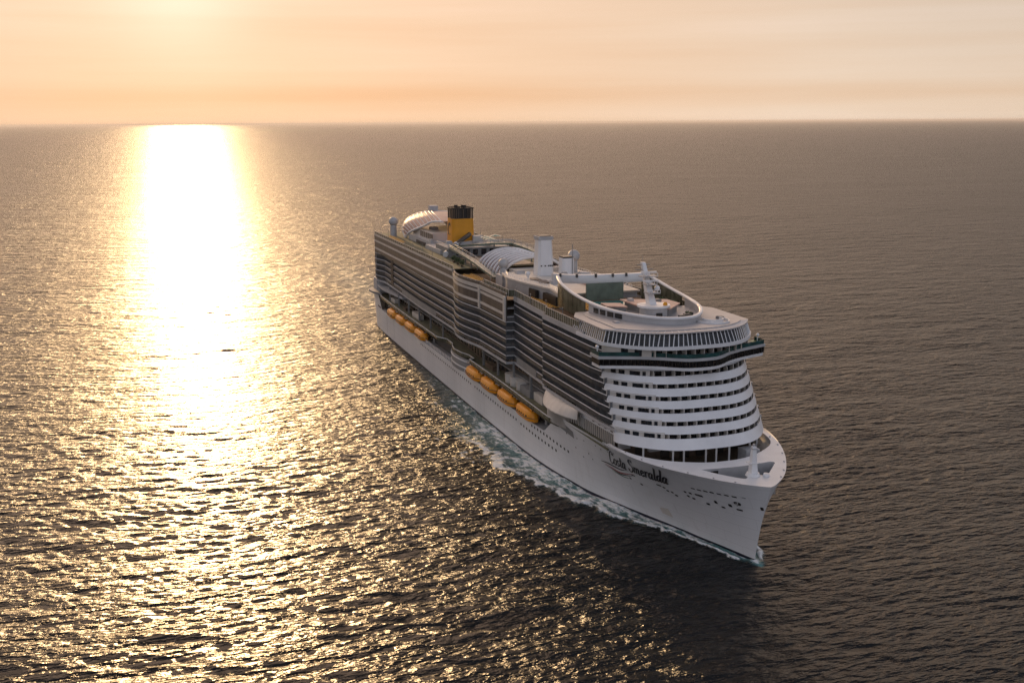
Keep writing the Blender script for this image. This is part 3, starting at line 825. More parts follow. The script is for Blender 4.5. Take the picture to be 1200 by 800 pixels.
# white band and slanted observation windows
p = fcurve(XA + 1.0, 0, -20.9, 20.9)
SB = [(272, -21.3)]
ob = SB + p + [(272, 21.3)]
m = MB(); m.prism(ob, 43.3, 44.1); m.build('observation_band', 'white', SHIP, True)
o0 = [(268, -20.7)] + fcurve(XA + .4, 0, -20.4, 20.4) + [(268, 20.7)]
o1 = [(268, -19.8)] + fcurve(XA - 1.2, 0, -19.6, 19.6) + [(268, 19.8)]
m = MB(); m.loft([[(a, b, 44.1) for a, b in o0], [(a, b, 46.9) for a, b in o1]], False); OBS = m.build('observation_windows', 'glass', SHIP)
def slant(n):
    s0, s1 = resample(o0[::1], 0.25), resample(o1, 0.25)
    out = []
    for i in range(n):
        t = (i + .5) / n
        out.append((s0[int(t * (len(s0) - 1))], s1[int((t + 0.004) * (len(s1) - 1))]))
    return out
rp = []
for a, b in slant(74): rp.append((*a, 45, (lambda m_, a=a, b=b: m_.tube([(a[0], a[1], 44.1), (b[0], b[1], 46.9)], .13, 5))))
repeats('mullion', rp, 'white', OBS)
# roof with its shallow steps
rf = [(262, -17.5), (268, -20.3)] + fcurve(XA - .6, 0, -20.2, 20.2) + [(268, 20.3), (262, 17.5)]
m = MB(); m.prism(rf, 46.9, 47.2); RF = m.build('fore_roof', 'roofgrey', SHIP)
m = MB()
r1 = [(266, -17.0), (272, -17.6)] + fcurve(XA - 3.4, 0, -17.2, 17.2, 31) + [(272, 17.6), (266, 17.0)]
m.prism(r1, 47.2, 47.45); m.build('roof_step', 'roofgrey', RF)
rp = []
c0, c1 = resample(fcurve(XA - .7, 0, -20.1, 20.1), .2), resample(fcurve(XA - 3.3, 0, -17.3, 17.3), .2)
for i in range(26):
    m = MB(); t = (i + .5) / 26; a = c0[int(t * (len(c0) - 1))]; b = c1[int(t * (len(c1) - 1))]
    m.tube([(a[0], a[1], 47.22), (b[0], b[1], 47.24)], .06, 5); m.build('roof_seam', 'white', RF)
# crescent bench on the port side of the roof
m = MB()
for cx, r0, zt_ in ((287.5, 3.0, 48.3), (287.5, 4.6, 47.9)):
    arc = [(cx + r0 * math.cos(t), 9.5 + r0 * math.sin(t) * .9) for t in np.linspace(-1.9, 1.9, 20)]
    m.wall(arc, arc, 47.4, zt_, -.25)
m.build('crescent_bench', 'white', RF)

# ------------------------------------------------------------------ white ring round the fore pool deck
def arm(s):
    return spline([(237.5, s * 13.2, 53.4), (244, s * 14.4, 52.2), (254, s * 14.6, 50.8), (265, s * 14.0, 49.9), (275, s * 12.2, 49.4), (283, s * 8.6, 49.2), (288, s * 4.2, 49.1), (289.4, 0, 49.1)], 6)
am = arm(-1) + arm(1)[::-1][1:]
m = MB()
rings = []
for k, p in enumerate(am):
    a = Vector(am[max(k - 1, 0)]); b = Vector(am[min(k + 1, len(am) - 1)]); d = (b - a); nrm = Vector((d.y, -d.x, 0)).normalized()
    P = Vector(p)
    rings.append([P + nrm * ox + Vector((0, 0, oz)) for ox, oz in ((0.42, -.3), (0.5, .05), (0.28, .3), (-.28, .3), (-.5, .05), (-.4, -.3))])
m.loft(rings, True, True)
m.build('ring_beam', 'white', SHIP, True)
cw = [p for p in am if p[0] > 262]
m = MB(); m.loft([[(p[0], p[1], 47.2) for p in cw], [(p[0], p[1], p[2] - .3) for p in cw]]); RW = m.build('ring_wall', 'lightgrey', SHIP, True)
for x0 in (266.0, 269.3, 272.6, 275.6):
    ys = [(p[0], p[1]) for p in arm(-1)]
    ya, yb = interp(x0, ys), interp(x0 + 2.5, ys)
    b = MB(); b.loft([[(x0, ya - .1, 47.6), (x0 + 2.5, yb - .1, 47.6)], [(x0, ya - .1, 48.9), (x0 + 2.5, yb - .1, 48.9)]]); b.build('lounge_window', 'glass', RW)
# open glass between the arm and the deck further aft
for s in (-1, 1):
    cg = [p for p in arm(s) if p[0] <= 263]
    m = MB(); m.loft([[(p[0], p[1], 45.2) for p in cg], [(p[0], p[1], p[2] - .3) for p in cg]]); m.build('ring_windscreen', 'screenglass', SHIP)
# transverse beam
bm = spline([(230.5, -12.2, 52.2), (235, -9.0, 52.3), (237.5, -3, 52.3), (238.5, 3, 52.3), (239, 8, 52.3), (240, 14.2, 52.4)], 6)
m = MB(); m.loft([[(p[0] + dx, p[1], p[2] + dz) for dx, dz in ((.9, -1.3), (1.25, -.5), (.9, 1.2), (-.8, 1.2), (-.8, -1.3))] for p in bm], True, True)
m.build('cross_beam', 'white', SHIP, True)
rp = [(p[0], p[1], 52, (lambda b, p=p: b.box(p[0] + .9, p[0] + 1.5, p[1] - .25, p[1] + .25, p[2] + .5, p[2] + 1.5))) for p in bm[3::5]]
repeats('floodlight', rp, 'darkgrey', SHIP)
m = MB(); m.box(239.2, 239.8, -5.2, 6.4, 45.6, 51.2); m.build('deck_screen', 'screen', SHIP)
m = MB(); m.box(238, 280, -11.5, 11.5, 45.2, 46.2); m.build('pool_deck', 'wood', SHIP)
m = MB(); m.box(244, 256, -6, 7, 46.2, 46.6); m.build('deck_pool', 'pool', SHIP)
m = MB(); m.wall([(241, 12.4), (262, 13.2)], [(241, 12.4), (262, 13.2)], 46.2, 48.6, .1); m.build('side_windscreen', 'screenglass', SHIP)
def flat_roof(pts, z0, z1, mat, parent=SHIP):
    m = MB(); m.prism(pts, z1 - .3, z1); o = m.build('cabana_roof', mat, parent)
    cx = sum(p[0] for p in pts) / len(pts); cy = sum(p[1] for p in pts) / len(pts)
    b = MB(); ins = [(cx + (p[0] - cx) * .86, cy + (p[1] - cy) * .86) for p in pts]; b.prism(ins, z0, z1 - .3); b.build('cabana_wall', 'grey', o)
    return o
flat_roof([(259.5, -9.2), (265.0, -9.8), (268, -5.0), (261.5, -4.2)], 46.2, 48.9, 'pink')
flat_roof([(259.5, -3.6), (276, -3.4), (278, 2.5), (271, 8.8), (264, 8.4)], 46.2, 49.6, 'pink')
m = MB(); m.cyl(275.2, -1.0, 46.2, 49.9, 3.6, 3.6, 28); MBASE = m.build('mast_podium', 'lightgrey', SHIP, True)
m = MB(); m.cyl(275.2, -1.0, 49.9, 50.4, 4.3, 4.3, 28); m.build('podium_rim', 'white', MBASE, True)
b = MB(); b.box(278.6, 279.1, -1.9, -.3, 46.3, 48.7); b.build('podium_door', 'black', MBASE)
for x, y in ((281.5, 5.4), (283, 3.2), (279.5, 7.2)):
    b = MB(); b.box(x - .6, x + .6, y - .8, y + .8, 47.2, 48.6); b.build('deck_locker', 'darkgrey', SHIP)
# radar mast
ms = MB()
ms.loft([[(x + a * h, y + b * v, zz) for a, b in ((-1, -1), (1, -1), (1, 1), (-1, 1))] for x, y, zz, h, v in ((273.8, -1.0, 50.4, 1.25, .95), (272.0, -1.0, 53.6, 1.0, .8), (270.2, -1.0, 57.0, .8, .62), (268.4, -1.0, 60.6, .6, .5))], True, True)
MAST = ms.build('radar_mast', 'white', SHIP)
for zz, xx, ln, yw in ((53.2, 272.4, 3.4, 1.6), (55.2, 271.2, 3.0, 1.4), (57.2, 270.3, 2.6, 2.2)):
    b = MB(); b.box(xx, xx + ln, -1 - yw, -1 + yw, zz, zz + .22); b.build('mast_platform', 'lightgrey', MAST)
    b = MB()
    for q in np.linspace(-yw, yw, 5): b.box(xx + ln - .12, xx + ln, -1 + q - .05, -1 + q + .05, zz, zz + 1.0)
    b.box(xx + ln - .12, xx + ln, -1 - yw, -1 + yw, zz + .95, zz + 1.05); b.build('mast_railing', 'white', MAST)
for zz, xx in ((56.2, 273.2), (58.3, 272.0)):
    b = MB(); b.cyl(xx, -1, zz - .5, zz, .25, .2, 8); b.box(xx - .18, xx + .18, -3.2, 1.2, zz, zz + .3); b.build('radar_scanner', 'white', MAST)
for y0, y1, zz, xx in ((-3.6, 1.6, 58.8, 269.2), (-2.9, .9, 60.0, 268.7)):
    b = MB(); b.tube([(xx, y0, zz), (xx, y1, zz)], .12, 6); b.build('mast_yard', 'grey', MAST)
b = MB(); b.sphere((273.4, .8, 54.3), .75, 14, 8); b.build('small_radome', 'white', MAST, True)
b = MB(); b.tube([(268.4, -1, 60.6), (268.1, -1, 62.2)], .07, 6); b.build('mast_antenna', 'grey', MAST)
b = MB(); b.sphere((277.5, 1.2, 50.7), .6, 12, 8); b.build('life_raft_pod', 'yellow', SHIP, True)

# ------------------------------------------------------------------ amidships deck houses
ph = [(186, -12.6), (196, -14.8), (207, -13.6), (224, -10.4), (236, -11.6), (236, 12.5), (186, 12.5)]
m = MB(); m.prism(ph, 43.5, 47.6); m.build('deck_house', 'lightgrey', SHIP)
m = MB(); m.prism([(a + (-.6 if a < 190 else .8), b * 1.05) for a, b in ph], 47.6, 48.1); m.build('deck_house_roof', 'cream', SHIP)
for x0, x1, yy in ((212, 218, -12.6), (222, 233, -11.6)):
    b = MB(); b.box(x0, x1, yy - .5, yy + .6, 44.0, 46.6); b.build('house_opening', 'black', SHIP)
for cx, cy in ((206, -8.5), (212, -7.8)):
    b = MB(); b.prism([(cx - 3, cy - 1), (cx, cy - 2), (cx + 4, cy - .6), (cx + 3, cy + .9), (cx - 2, cy + 1)], 48.1, 48.5); b.build('roof_hatch', 'brown', SHIP)
def tower(name, x, y, z0, z1, a0, b0, a1, b1, mat):
    m = MB()
    def oct_(a, b, zz):
        c = .3
        return [(x + a * u, y + b * v, zz) for u, v in ((-1 + c, -1), (1 - c, -1), (1, -1 + c), (1, 1 - c), (1 - c, 1), (-1 + c, 1), (-1, 1 - c), (-1, -1 + c))]
    m.loft([oct_(a0, b0, z0), oct_(a1, b1, z1)], True, True)
    return m.build(name, mat, SHIP)
T = tower('white_tower', 195.5, -2.2, 48.1, 59.6, 2.9, 2.75, 2.4, 2.3, 'white')
b = MB(); b.prism([(193.0, -4.7), (198.0, -4.7), (198.0, .3), (193.0, .3)], 59.6, 60.7); b.build('tower_cap', 'lightgrey', T)
b = MB(); b.box(193.6, 197.4, -4.1, -.3, 60.7, 60.9); b.build('tower_vent', 'black', T)
for q in (-3.9, -2.6, -1.4, -.8, -.2):
    b = MB(); b.box(198.2, 198.4, q - .22, q + .22, 51.1, 51.5); b.build('tower_window', 'black', T)
T2 = tower('exhaust_casing', 198.5, 4.6, 48.1, 53.7, 2.3, 2.1, 2.2, 2.0, 'white')
b = MB(); b.box(196.6, 200.4, 2.9, 6.3, 53.7, 54.2); b.build('casing_vent', 'black', T2)
b = MB(); b.tube([(200.9, 5.8, 48.1), (200.9, 5.8, 58.4)], .13, 6); b.build('thin_antenna', 'grey', SHIP)
def radome(x, y, z0, zc, r, pr):
    b = MB(); b.sphere((x, y, zc), r, 24, 14); o = b.build('radome', 'lightgrey', SHIP, True)
    b = MB(); b.cyl(x, y, z0, zc - r * .8, pr, pr * .95, 16); b.build('pedestal', 'lightgrey', o, True)
    return o
radome(193.5, 9.2, 48.1, 53.6, 2.0, 1.3)
radome(182.0, -11.5, 45.5, 50.6, 1.75, 1.25)
radome(28.3, -15, 45.5, 52.2, 2.1, 1.55)
b = MB(); b.box(180, 187, -13.6, -9.6, 43.5, 47.0); b.build('radome_house', 'lightgrey', SHIP)
b = MB(); b.prism([(214, 2), (232, 1), (236, 6), (220, 11)], 48.1, 49.4); b.build('sloped_skylight', 'pink', SHIP)

# striped barrel vault over the middle pool
m = MB(); rings = []
def vault_pt(x, t, r=11.0, h=6.2): return (x, -r * math.cos(t), 45.6 + h * math.sin(t))
VX0, VX1 = 152, 180
m = MB(); m.loft([[vault_pt(x, t) for t in np.linspace(.02, math.pi - .02, 25)] for x in np.linspace(VX0, VX1, 12)])
m.loft([[vault_pt(x, t, 10.8, 6.0) for t in np.linspace(.02, math.pi - .02, 25)] for x in np.linspace(VX0, VX1, 12)][::-1])
VAULT = m.build('barrel_vault', 'maroon', SHIP, True)
rp = []
for x in np.linspace(VX0, VX1, 9):
    rp.append((x, 0, 50, (lambda b, x=x: b.tube([vault_pt(x, t, 11.2, 6.4) for t in np.linspace(0.02, math.pi - .02, 22)], .52, 6))))
repeats('vault_rib', rp, 'white', VAULT)
b = MB(); b.tube([(VX0, 1.5, 51.95), (VX1, 1.5, 51.95)], .35, 6); b.build('ridge_beam', 'brown', VAULT)
b = MB(); b.box(180.2, 186, -9, 9, 43.5, 48.6); b.build('vault_end_wall', 'cream', SHIP)

# sports arch: raised walkways with railings round the funnel deck
def walkway(pts, wd, name='raised_walkway', mat='screen'):
    m = MB(); pl = [(p[0], p[1]) for p in pts]
    L, Rr = offset(pl, wd / 2), offset(pl, -wd / 2)
    m.loft([[(a[0], a[1], p[2]) for a, p in zip(L, pts)], [(a[0], a[1], p[2]) for a, p in zip(Rr, pts)], [(a[0], a[1], p[2] - .7) for a, p in zip(Rr, pts)], [(a[0], a[1], p[2] - .7) for a, p in zip(L, pts)]][0:4] + [[(a[0], a[1], p[2]) for a, p in zip(L, pts)]])
    o = m.build(name, mat, SHIP)
    for side in (L, Rr):
        b = MB()
        q = [(a[0], a[1], p[2]) for a, p in zip(side, pts)]
        b.tube([(x, y, zz + 1.1) for x, y, zz in q], .09, 5); b.tube([(x, y, zz + .55) for x, y, zz in q], .05, 5)
        for x, y, zz in q: b.box(x - .05, x + .05, y - .05, y + .05, zz, zz + 1.1)
        b.build('walkway_railing', 'lightgrey', o)
    return o
walkway(spline([(116, -11.5, 49.3), (122, -8, 50.6), (126, -2, 51.3), (128, 4, 51.6), (128, 10, 51.4)], 4), 2.6)
walkway(spline([(117, -11.5, 49.2), (132, -12.6, 49.2), (150, -12.8, 48.3), (168, -12.8, 46.6), (178, -12.6, 45.6)], 3), 2.2)
walkway(spline([(128, 10, 51.3), (142, 12.2, 50.4), (158, 12.6, 48.8), (178, 12.4, 46.4)], 3), 2.2)
rp = [(x, y, 47, (lambda b, x=x, y=y, zz=zz: b.box(x - .2, x + .2, y - .2, y + .2, 45.5, zz))) for x, y, zz in ((118, -12.2, 48.5), (126, -13, 48.5), (134, -13.2, 48.4), (142, -13.2, 48.2), (150, -13.4, 47.6), (158, -13.4, 47), (126, 3, 50.9), (127.5, 9.5, 50.7), (142, 12.6, 49.7), (156, 12.9, 48.3))]
repeats('walkway_column', rp, 'grey', SHIP)
b = MB(); b.box(98, 118, -13, 12, 45.5, 48.9); b.build('funnel_house', 'grey', SHIP)
b = MB(); b.box(119, 150, -11.5, 11.5, 43.6, 45.7); b.build('mid_deck', 'brown', SHIP)
for y in np.arange(-10, 12, 3.4):
    b = MB(); b.box(118, 118.2, y, y + 2.0, 46.1, 48.3); b.build('house_window', 'glass', SHIP)
# dark twisting slide with its white mouth
b = MB(); b.tube(spline([(99, 1.0, 52.2), (104, -3, 51.0), (109, -7.5, 49.4), (114, -11.5, 47.8), (117, -13.8, 46.9)], 4), .95, 10); SLD = b.build('water_slide', 'black', SHIP, True)
b = MB()
for p in ((109, -7.5, 49.4), (113.2, -10.9, 48.1), (117, -13.8, 46.9)):
    b.tube([p, (p[0] + .75, p[1] - .62, p[2] - .25)], 1.15, 10)
b.build('slide_band', 'white', SLD, True)

# funnel
def rrect(cx, cy, a, b, r, n=5):
    out = []
    for sx, sy, a0 in ((1, 1, 0), (-1, 1, 90), (-1, -1, 180), (1, -1, 270)):
        for k in range(n + 1):
            t = R(a0 + 90 * k / n); out.append((cx + sx * (a - r) + r * math.cos(t), cy + sy * (b - r) + r * math.sin(t)))
    return out
FX, FY = 91.5, -0.6
m = MB(); m.loft([[(x, y, zz) for x, y in rrect(FX, FY, a, b, 1.6)] for zz, a, b in ((45.5, 5.0, 4.95), (50, 4.75, 4.8), (54, 4.6, 4.7), (58.3, 4.5, 4.6))], True, True)
FUN = m.build('funnel', 'yellow', SHIP, True)
m = MB(); m.loft([[(x, y, zz) for x, y in rrect(FX, FY, 3.6, 3.7, 1.3)] for zz in (58.3, 62.2)], True, True); m.build('funnel_core', 'black', FUN, True)
rp = []
for x, y in rrect(FX, FY, 4.35, 4.45, 1.5, 3): rp.append((x, y, 60, (lambda b, x=x, y=y: b.box(x - .13, x + .13, y - .13, y + .13, 58.3, 62.7))))
for t in (-.5, 0, .5):
    for sx in (-1, 1):
        rp.append((FX + sx * 4.35, FY + t * 4, 60, (lambda b, sx=sx, t=t: b.box(FX + sx * 4.35 - .12, FX + sx * 4.35 + .12, FY + t * 4 - .12, FY + t * 4 + .12, 58.3, 62.7))))
        rp.append((FX + t * 4, FY + sx * 4.45, 60, (lambda b, sx=sx, t=t: b.box(FX + t * 4 - .12, FX + t * 4 + .12, FY + sx * 4.45 - .12, FY + sx * 4.45 + .12, 58.3, 62.7))))
repeats('funnel_slat', rp, 'brown', FUN)
b = MB(); rr = rrect(FX, FY, 4.45, 4.55, 1.5) ; rr.append(rr[0]); b.wall(rr, rr, 62.3, 62.75, .3); b.build('funnel_rim', 'black', FUN)
for i, (dx, dy, h, r) in enumerate(((-1.8, -1.6, 63.5, .6), (.2, -1.9, 63.8, .75), (2, -1.2, 63.3, .55), (-1.4, 1.4, 63.6, .7), (1.2, 1.5, 63.7, .7))):
    b = MB(); b.cyl(FX + dx, FY + dy, 62.2, h, r, r, 14); b.build('exhaust_pipe', 'black', FUN, True)
# blue letter on both flanks
for s in (-1, 1):
    b = MB(); arc = [(FX + 2.5 * math.cos(t), 53.6 + 3.0 * math.sin(t)) for t in np.linspace(R(50), R(310), 26)]
    ar2 = [(FX + 1.45 * math.cos(t), 53.6 + 1.95 * math.sin(t)) for t in np.linspace(R(44), R(316), 26)]
    yy = FY + s * 4.76
    b.loft([[(x, yy, zz) for x, zz in arc], [(x, yy, zz) for x, zz in ar2]]); b.build('funnel_letter', 'navy', FUN)
b = MB(); b.prism([(96, 3), (99.5, 2.5), (99.5, 6.5), (96, 6.2)], 45.5, 51.5); b.build('funnel_plinth', 'cream', SHIP)

# aft canopy: pale ribbed shell open to the front
def canopy(s):
    Lc = spline([(38, s * 11.5, 45.3), (30, s * 11.0, 49), (27.5, s * 8.5, 52.6), (31, s * 5, 55.4), (38, s * 2, 56.9), (42, 0, 57.1)], 5)
    Rc = spline([(38.6, s * 11.7, 45.3), (45, s * 11.6, 48.4), (53, s * 10.6, 50.6), (62, s * 9, 52.8), (70, s * 7, 55.2), (78, s * 4.5, 55.8)], 5)
    return Lc, Rc
m = MB(); rim = MB(); rb = MB()
for s in (-1, 1):
    Lc, Rc = canopy(s); rings = []
    for a, b in zip(Lc, Rc):
        A, B = Vector(a), Vector(b); n_ = 12
        rings.append([A.lerp(B, k / n_) + Vector((0, s * 1.2, 1.6)) * math.sin(math.pi * k / n_) * min(1, (A - B).length / 20) for k in range(n_ + 1)])
    m.loft(rings)
    m.loft([[p - Vector((0, s * .25, .3)) for p in r] for r in rings][::-1])
    # deck edge from ridge to the brow, closed across the middle
    brow = [rings[-1][k] for k in range(13)]
    m.loft([brow, [Vector((p.x, 0, p.z + .2)) for p in brow]])
    rim.tube(Rc, .5, 6); rim.tube(Lc, .45, 6)
    for k in range(2, len(rings) - 1, 2): rb.tube([p + Vector((0, s * .1, .15)) for p in rings[k]], .16, 5)
CAN = m.build('aft_canopy', 'pink', SHIP, True)
rim.build('canopy_rim', 'white', CAN, True); rb.build('canopy_rib', 'white', CAN, True)
b = MB(); b.box(42.3, 46.0, -1.9, 1.9, 56.3, 60.2); b.build('canopy_vent', 'lightgrey', CAN)
b = MB(); b.box(44, 84, -11.6, 11.6, 45.5, 47.8); b.build('aft_house', 'lightgrey', SHIP)
b = MB(); b.box(44, 78, -9.4, 9.4, 47.8, 51.0); b.build('amphitheatre_wall', 'cream', SHIP)
for x in np.arange(58, 78, 3.2):
    b = MB(); b.box(x, x + 1.9, -9.55, -9.38, 48.2, 50.6); b.build('house_window', 'brown', SHIP)
b = MB(); b.box(60, 76, -12.0, -11.5, 45.7, 46.9); b.build('house_opening', 'navy', SHIP)
b = MB(); b.box(84, 108, -13.8, -9.0, 45.5, 47.2); b.build('side_locker', 'lightgrey', SHIP)

# ------------------------------------------------------------------ bow: white ring deck, recess and mooring openings
top_l = [r[-1] for r in gs_ if r[-1][0] > 292.5]
side_s = [(292.2, -interp(292.2, [(p[0], -p[1]) for p in [r[-1] for r in gs_]]))]
outer = side_s + [(p[0], p[1]) for p in top_l] + [(p[0], -p[1]) for p in reversed(top_l)] + [(side_s[0][0], -side_s[0][1])]
inner = spline([(292.2, 20.2), (297, 19.7), (302.4, 18.3), (306.3, 15.4), (310.4, 9.6), (312.5, 4), (312.8, 0), (312.3, -5), (308.8, -12.4), (303.4, -17.4), (298, -19.6), (292.2, -20.3)], 4)
openings = [
    spline([(316.9, -8.3), (317.2, -4.5), (317.5, 0), (317.4, 4.6), (316.7, 9.2), (317.6, 10.2), (319.4, 8.8), (322.4, 6.2), (325.2, 3.6), (325.0, 2.6), (323.5, 1.6), (323.0, .2), (324.6, -1.0), (325.8, -2.4), (323.4, -4.6), (320, -6.8), (316.9, -8.3)], 4)[:-1]]
bmh = bmesh.new()
def loop(pts, zfun):
    vs = [bmh.verts.new((p[0], p[1], zfun(p))) for p in pts]
    return [bmh.edges.new((vs[i], vs[(i + 1) % len(vs)])) for i in range(len(vs))]
zt_fun = lambda p: interp(p[0], [(290, 19.8), (300, 19.6), (305, 19.4), (312, 19.22), (335, 19.22)])
ed = loop(outer + inner, zt_fun) + loop(openings[0], zt_fun)
bmesh.ops.triangle_fill(bmh, edges=ed, use_beauty=True, normal=(0, 0, 1))
me = bpy.data.meshes.new('bow_ring'); bmh.to_mesh(me); bmh.free(); me.materials.append(MAT['white'])
ringo = bpy.data.objects.new('bow_ring', me); COL.objects.link(ringo); ringo.parent = SHIP; ringo.location = (-SHIP_X, 0, 0)
# side walls of the ring's inner edge and of the opening
def clampy(p, zz):
    lim = half(p[0], zz) - 0.35
    return max(-lim, min(lim, p[1]))
m = MB(); m.loft([[(p[0], clampy(p, zz) if zz < 19 else p[1], zz if zz < 19 else zt_fun(p)) for p in inner] for zz in (19.2, 18.9, 18.2, 17.4, 16.2)]); m.build('recess_bulwark', 'cream', SHIP, True)
m = MB(); op = openings[0] + openings[0][:1]; m.loft([[(p[0], p[1], zt_fun(p)) for p in op], [(p[0] , p[1], 15.6) for p in op]]); m.build('mooring_coaming', 'lightgrey', SHIP)
m = MB(); m.prism([(314.8, -11), (314.8, 12), (327.4, 4.5), (328, -3.5)], 15.4, 15.65); m.build('mooring_deck', 'grey', SHIP)
b = MB(); b.box(317.3, 317.5, -7.6, -4.4, 16.4, 18.7); b.build('mooring_door', 'black', SHIP)
m = MB(); m.prism([(284, -clampy((284, 30), 16.2))] + [(p[0] + .1, clampy(p, 16.2)) for p in reversed(inner)] + [(284, clampy((284, 30), 16.2))], 16.0, 16.3); m.build('bow_terrace', 'darkwood', SHIP)
bw = [(298.5 - 9 * (abs(y) / 19) ** 2.5, y) for y in np.linspace(-18.5, 18.5, 27)]
m = MB(); m.wall(bw[::-1], bw[::-1], 16.2, 21.0, .2); m.build('terrace_wall', 'brown', SHIP)
for y in (-13.5, -8, -3.2, 1.0, 6.5, 11.5):
    x = 298.7 - 9 * (abs(y) / 19) ** 2.5
    b = MB(); b.box(x - .3, x + .12, y - 1.2, y + 1.2, 16.3, 19.6); b.build('terrace_door', 'black', SHIP)
for y in (-16.5, -10.5, -5.5):
    x = 298.7 - 9 * (abs(y) / 19) ** 2.5
    b = MB(); b.box(x - .1, x + .9, y - 1.7, y + 1.7, 18.2, 20.8); b.build('terrace_panel', 'lightgrey', SHIP)
rp = []
for y in (-15.2, -9.3, -6.8, -1.2, 1.6, 5.2, 12.2, 16.2):
    x = 305.6 - 11.7 * (abs(y) / 20) ** 3
    rp.append((x, y, 18, (lambda b, x=x, y=y: b.cyl(x, y, 16.3, 21.0, .24, .24, 10))))
repeats('terrace_column', rp, 'white', SHIP)
b = MB(); b.prism([(304.3, 8.2), (307.6, 8.6), (307.8, 12.2), (304.6, 12.4)], 16.3, 19.4); b.build('terrace_booth', 'lightgrey', SHIP)
# foremast
b = MB(); b.cyl(324.4, .4, 19.25, 19.9, 1.7, 1.4, 20); b.build('foremast_base', 'white', SHIP, True)
b = MB(); b.loft([[(324.4 + a * h, .4 + c * h, zz) for a, c in ((-1, -1), (1, -1), (1, 1), (-1, 1))] for zz, h in ((19.8, .8), (23, .58), (26.0, .40))], True, True); FM = b.build('foremast', 'white', SHIP)
b = MB(); b.box(323.5, 325.3, -.9, 1.7, 22.2, 22.35); b.build('foremast_platform', 'white', FM)
b = MB(); b.cyl(324.4, .4, 26.0, 26.5, .28, .28, 10); b.box(323.9, 325.1, -.2, 1.0, 25.4, 25.6); b.build('masthead_light', 'lightgrey', FM)
b = MB(); b.cyl(325.9, 2.9, 19.25, 19.9, .8, .65, 16); b.build('deck_vent', 'white', SHIP, True)
for x, y in ((321.0, 4.4), (319.6, -2.8), (320.3, 6.8)):
    b = MB(); b.cyl(x, y, 15.65, 16.9, .55, .55, 12); b.tube([(x, y - 1.2, 16.6), (x, y + 1.2, 16.6)], .75, 12); b.build('mooring_winch', 'darkgrey', SHIP, True)
for x in (300, 306, 312, 318, 323.5, 327.5):
    for s in (-1, 1):
        y = s * (half(x, 19.2) - .55)
        b = MB(); b.box(x - .25, x + .25, y - .12, y + .12, zt_fun((x, y)) + .01, zt_fun((x, y)) + .22); b.build('fairlead', 'lightgrey', SHIP)

# ------------------------------------------------------------------ lifeboats
def make_lifeboat():
    root = empty('lifeboat', (0, 0, 0))
    L, W = 15.2, 4.6
    def sec(x, zs):
        t = abs(x) / (L / 2); b = W / 2 * max(.28, (1 - t ** 5.0)) ; e = max(.3, 1 - t ** 4)
        return b, e
    xs = list(np.linspace(-L / 2, L / 2, 23))
    lo = MB(); rings = []
    for x in xs:
        b, e = sec(x, 0)
        rings.append([(x, -b, 1.55), (x, -b * .97, 1.0), (x, -b * .74, .35 + .35 * (1 - e)), (x, 0, .05 + .7 * (1 - e)), (x, b * .74, .35 + .35 * (1 - e)), (x, b * .97, 1.0), (x, b, 1.55)])
    lo.loft(rings, False, True); lo.build('boat_hull', 'orange', root, True)
    up_ = MB(); rings = []
    for x in xs:
        b, e = sec(x, 0); k = .97; h = 2.2 * (max(0, 1 - (abs(x) / (L / 2)) ** 5)) ** .6 + .06
        rings.append([(x, -b * k, 1.62), (x, -b * k * .96, 1.62 + h * .42), (x, -b * k * .78, 1.62 + h * .82), (x, -b * k * .45, 1.62 + h * .97), (x, 0, 1.62 + h), (x, b * k * .45, 1.62 + h * .97), (x, b * k * .78, 1.62 + h * .82), (x, b * k * .96, 1.62 + h * .42), (x, b * k, 1.62)])
    up_.loft(rings, False, True); can = up_.build('canopy', 'orange', root, True)
    fd = MB(); rings = []
    for x in xs:
        b, e = sec(x, 0)
        rings.append([(x, -b * 1.03, 1.5), (x, -b * 1.03, 1.68), (x, b * 1.03, 1.68), (x, b * 1.03, 1.5)])
    fd.loft(rings, True, True); fd.build('fender', 'darkgrey', root)
    for x in (-4.6, -2.8, -1.0, .8, 2.6, 4.4):
        b, e = sec(x, 0)
        wv = MB(); wv.box(x - .45, x + .45, -b * .975 - .03, -b * .9, 1.85, 2.25); wv.build('window', 'glass', can)
    dm = MB(); dm.box(4.3, 6.0, -.8, .8, 3.5, 4.05); dm.build('wheelhouse', 'orange', root)
    gl_ = MB(); gl_.box(6.0, 6.08, -.7, .7, 3.62, 3.95); gl_.build('wheelhouse_window', 'glass', root)
    st = MB()
    for y in (-.55, 0, .55): st.box(-4.6, 3.2, y - .05, y + .05, 3.76 - abs(y) * .1, 3.9)
    st.build('grab_rail', 'orange', root)
    for x in (-5.6, 5.2):
        hk = MB(); hk.box(x - .15, x + .15, -.15, .15, 3.55, 4.5); hk.build('lifting_hook', 'white', root)
    return root
LB = make_lifeboat()
spots = [(232.8, 'orange lifeboat nearest the bow in the forward row of four, beside the shell awning'),
         (214.4, 'second orange lifeboat from the bow in the forward row of four'),
         (196.2, 'third orange lifeboat from the bow in the forward row of four'),
         (178.8, 'orange lifeboat at the rear of the forward row, next to the rounded grey bay'),
         (103.2, 'orange lifeboat at the front of the aft row of four near the stern'),
         (85.6, 'second orange lifeboat of the aft row counted from the bow side'),
         (68.0, 'third orange lifeboat of the aft row counted from the bow side'),
         (50.6, 'orange lifeboat closest to the stern, last in the aft row')]
for i, (x, lab) in enumerate(spots):
    o = LB if i == 0 else copy_tree(LB)
    o.location = (x, -20.9, 11.0); tag(o, lab, 'lifeboat', 'orange lifeboats hung along the starboard side')
dv = []
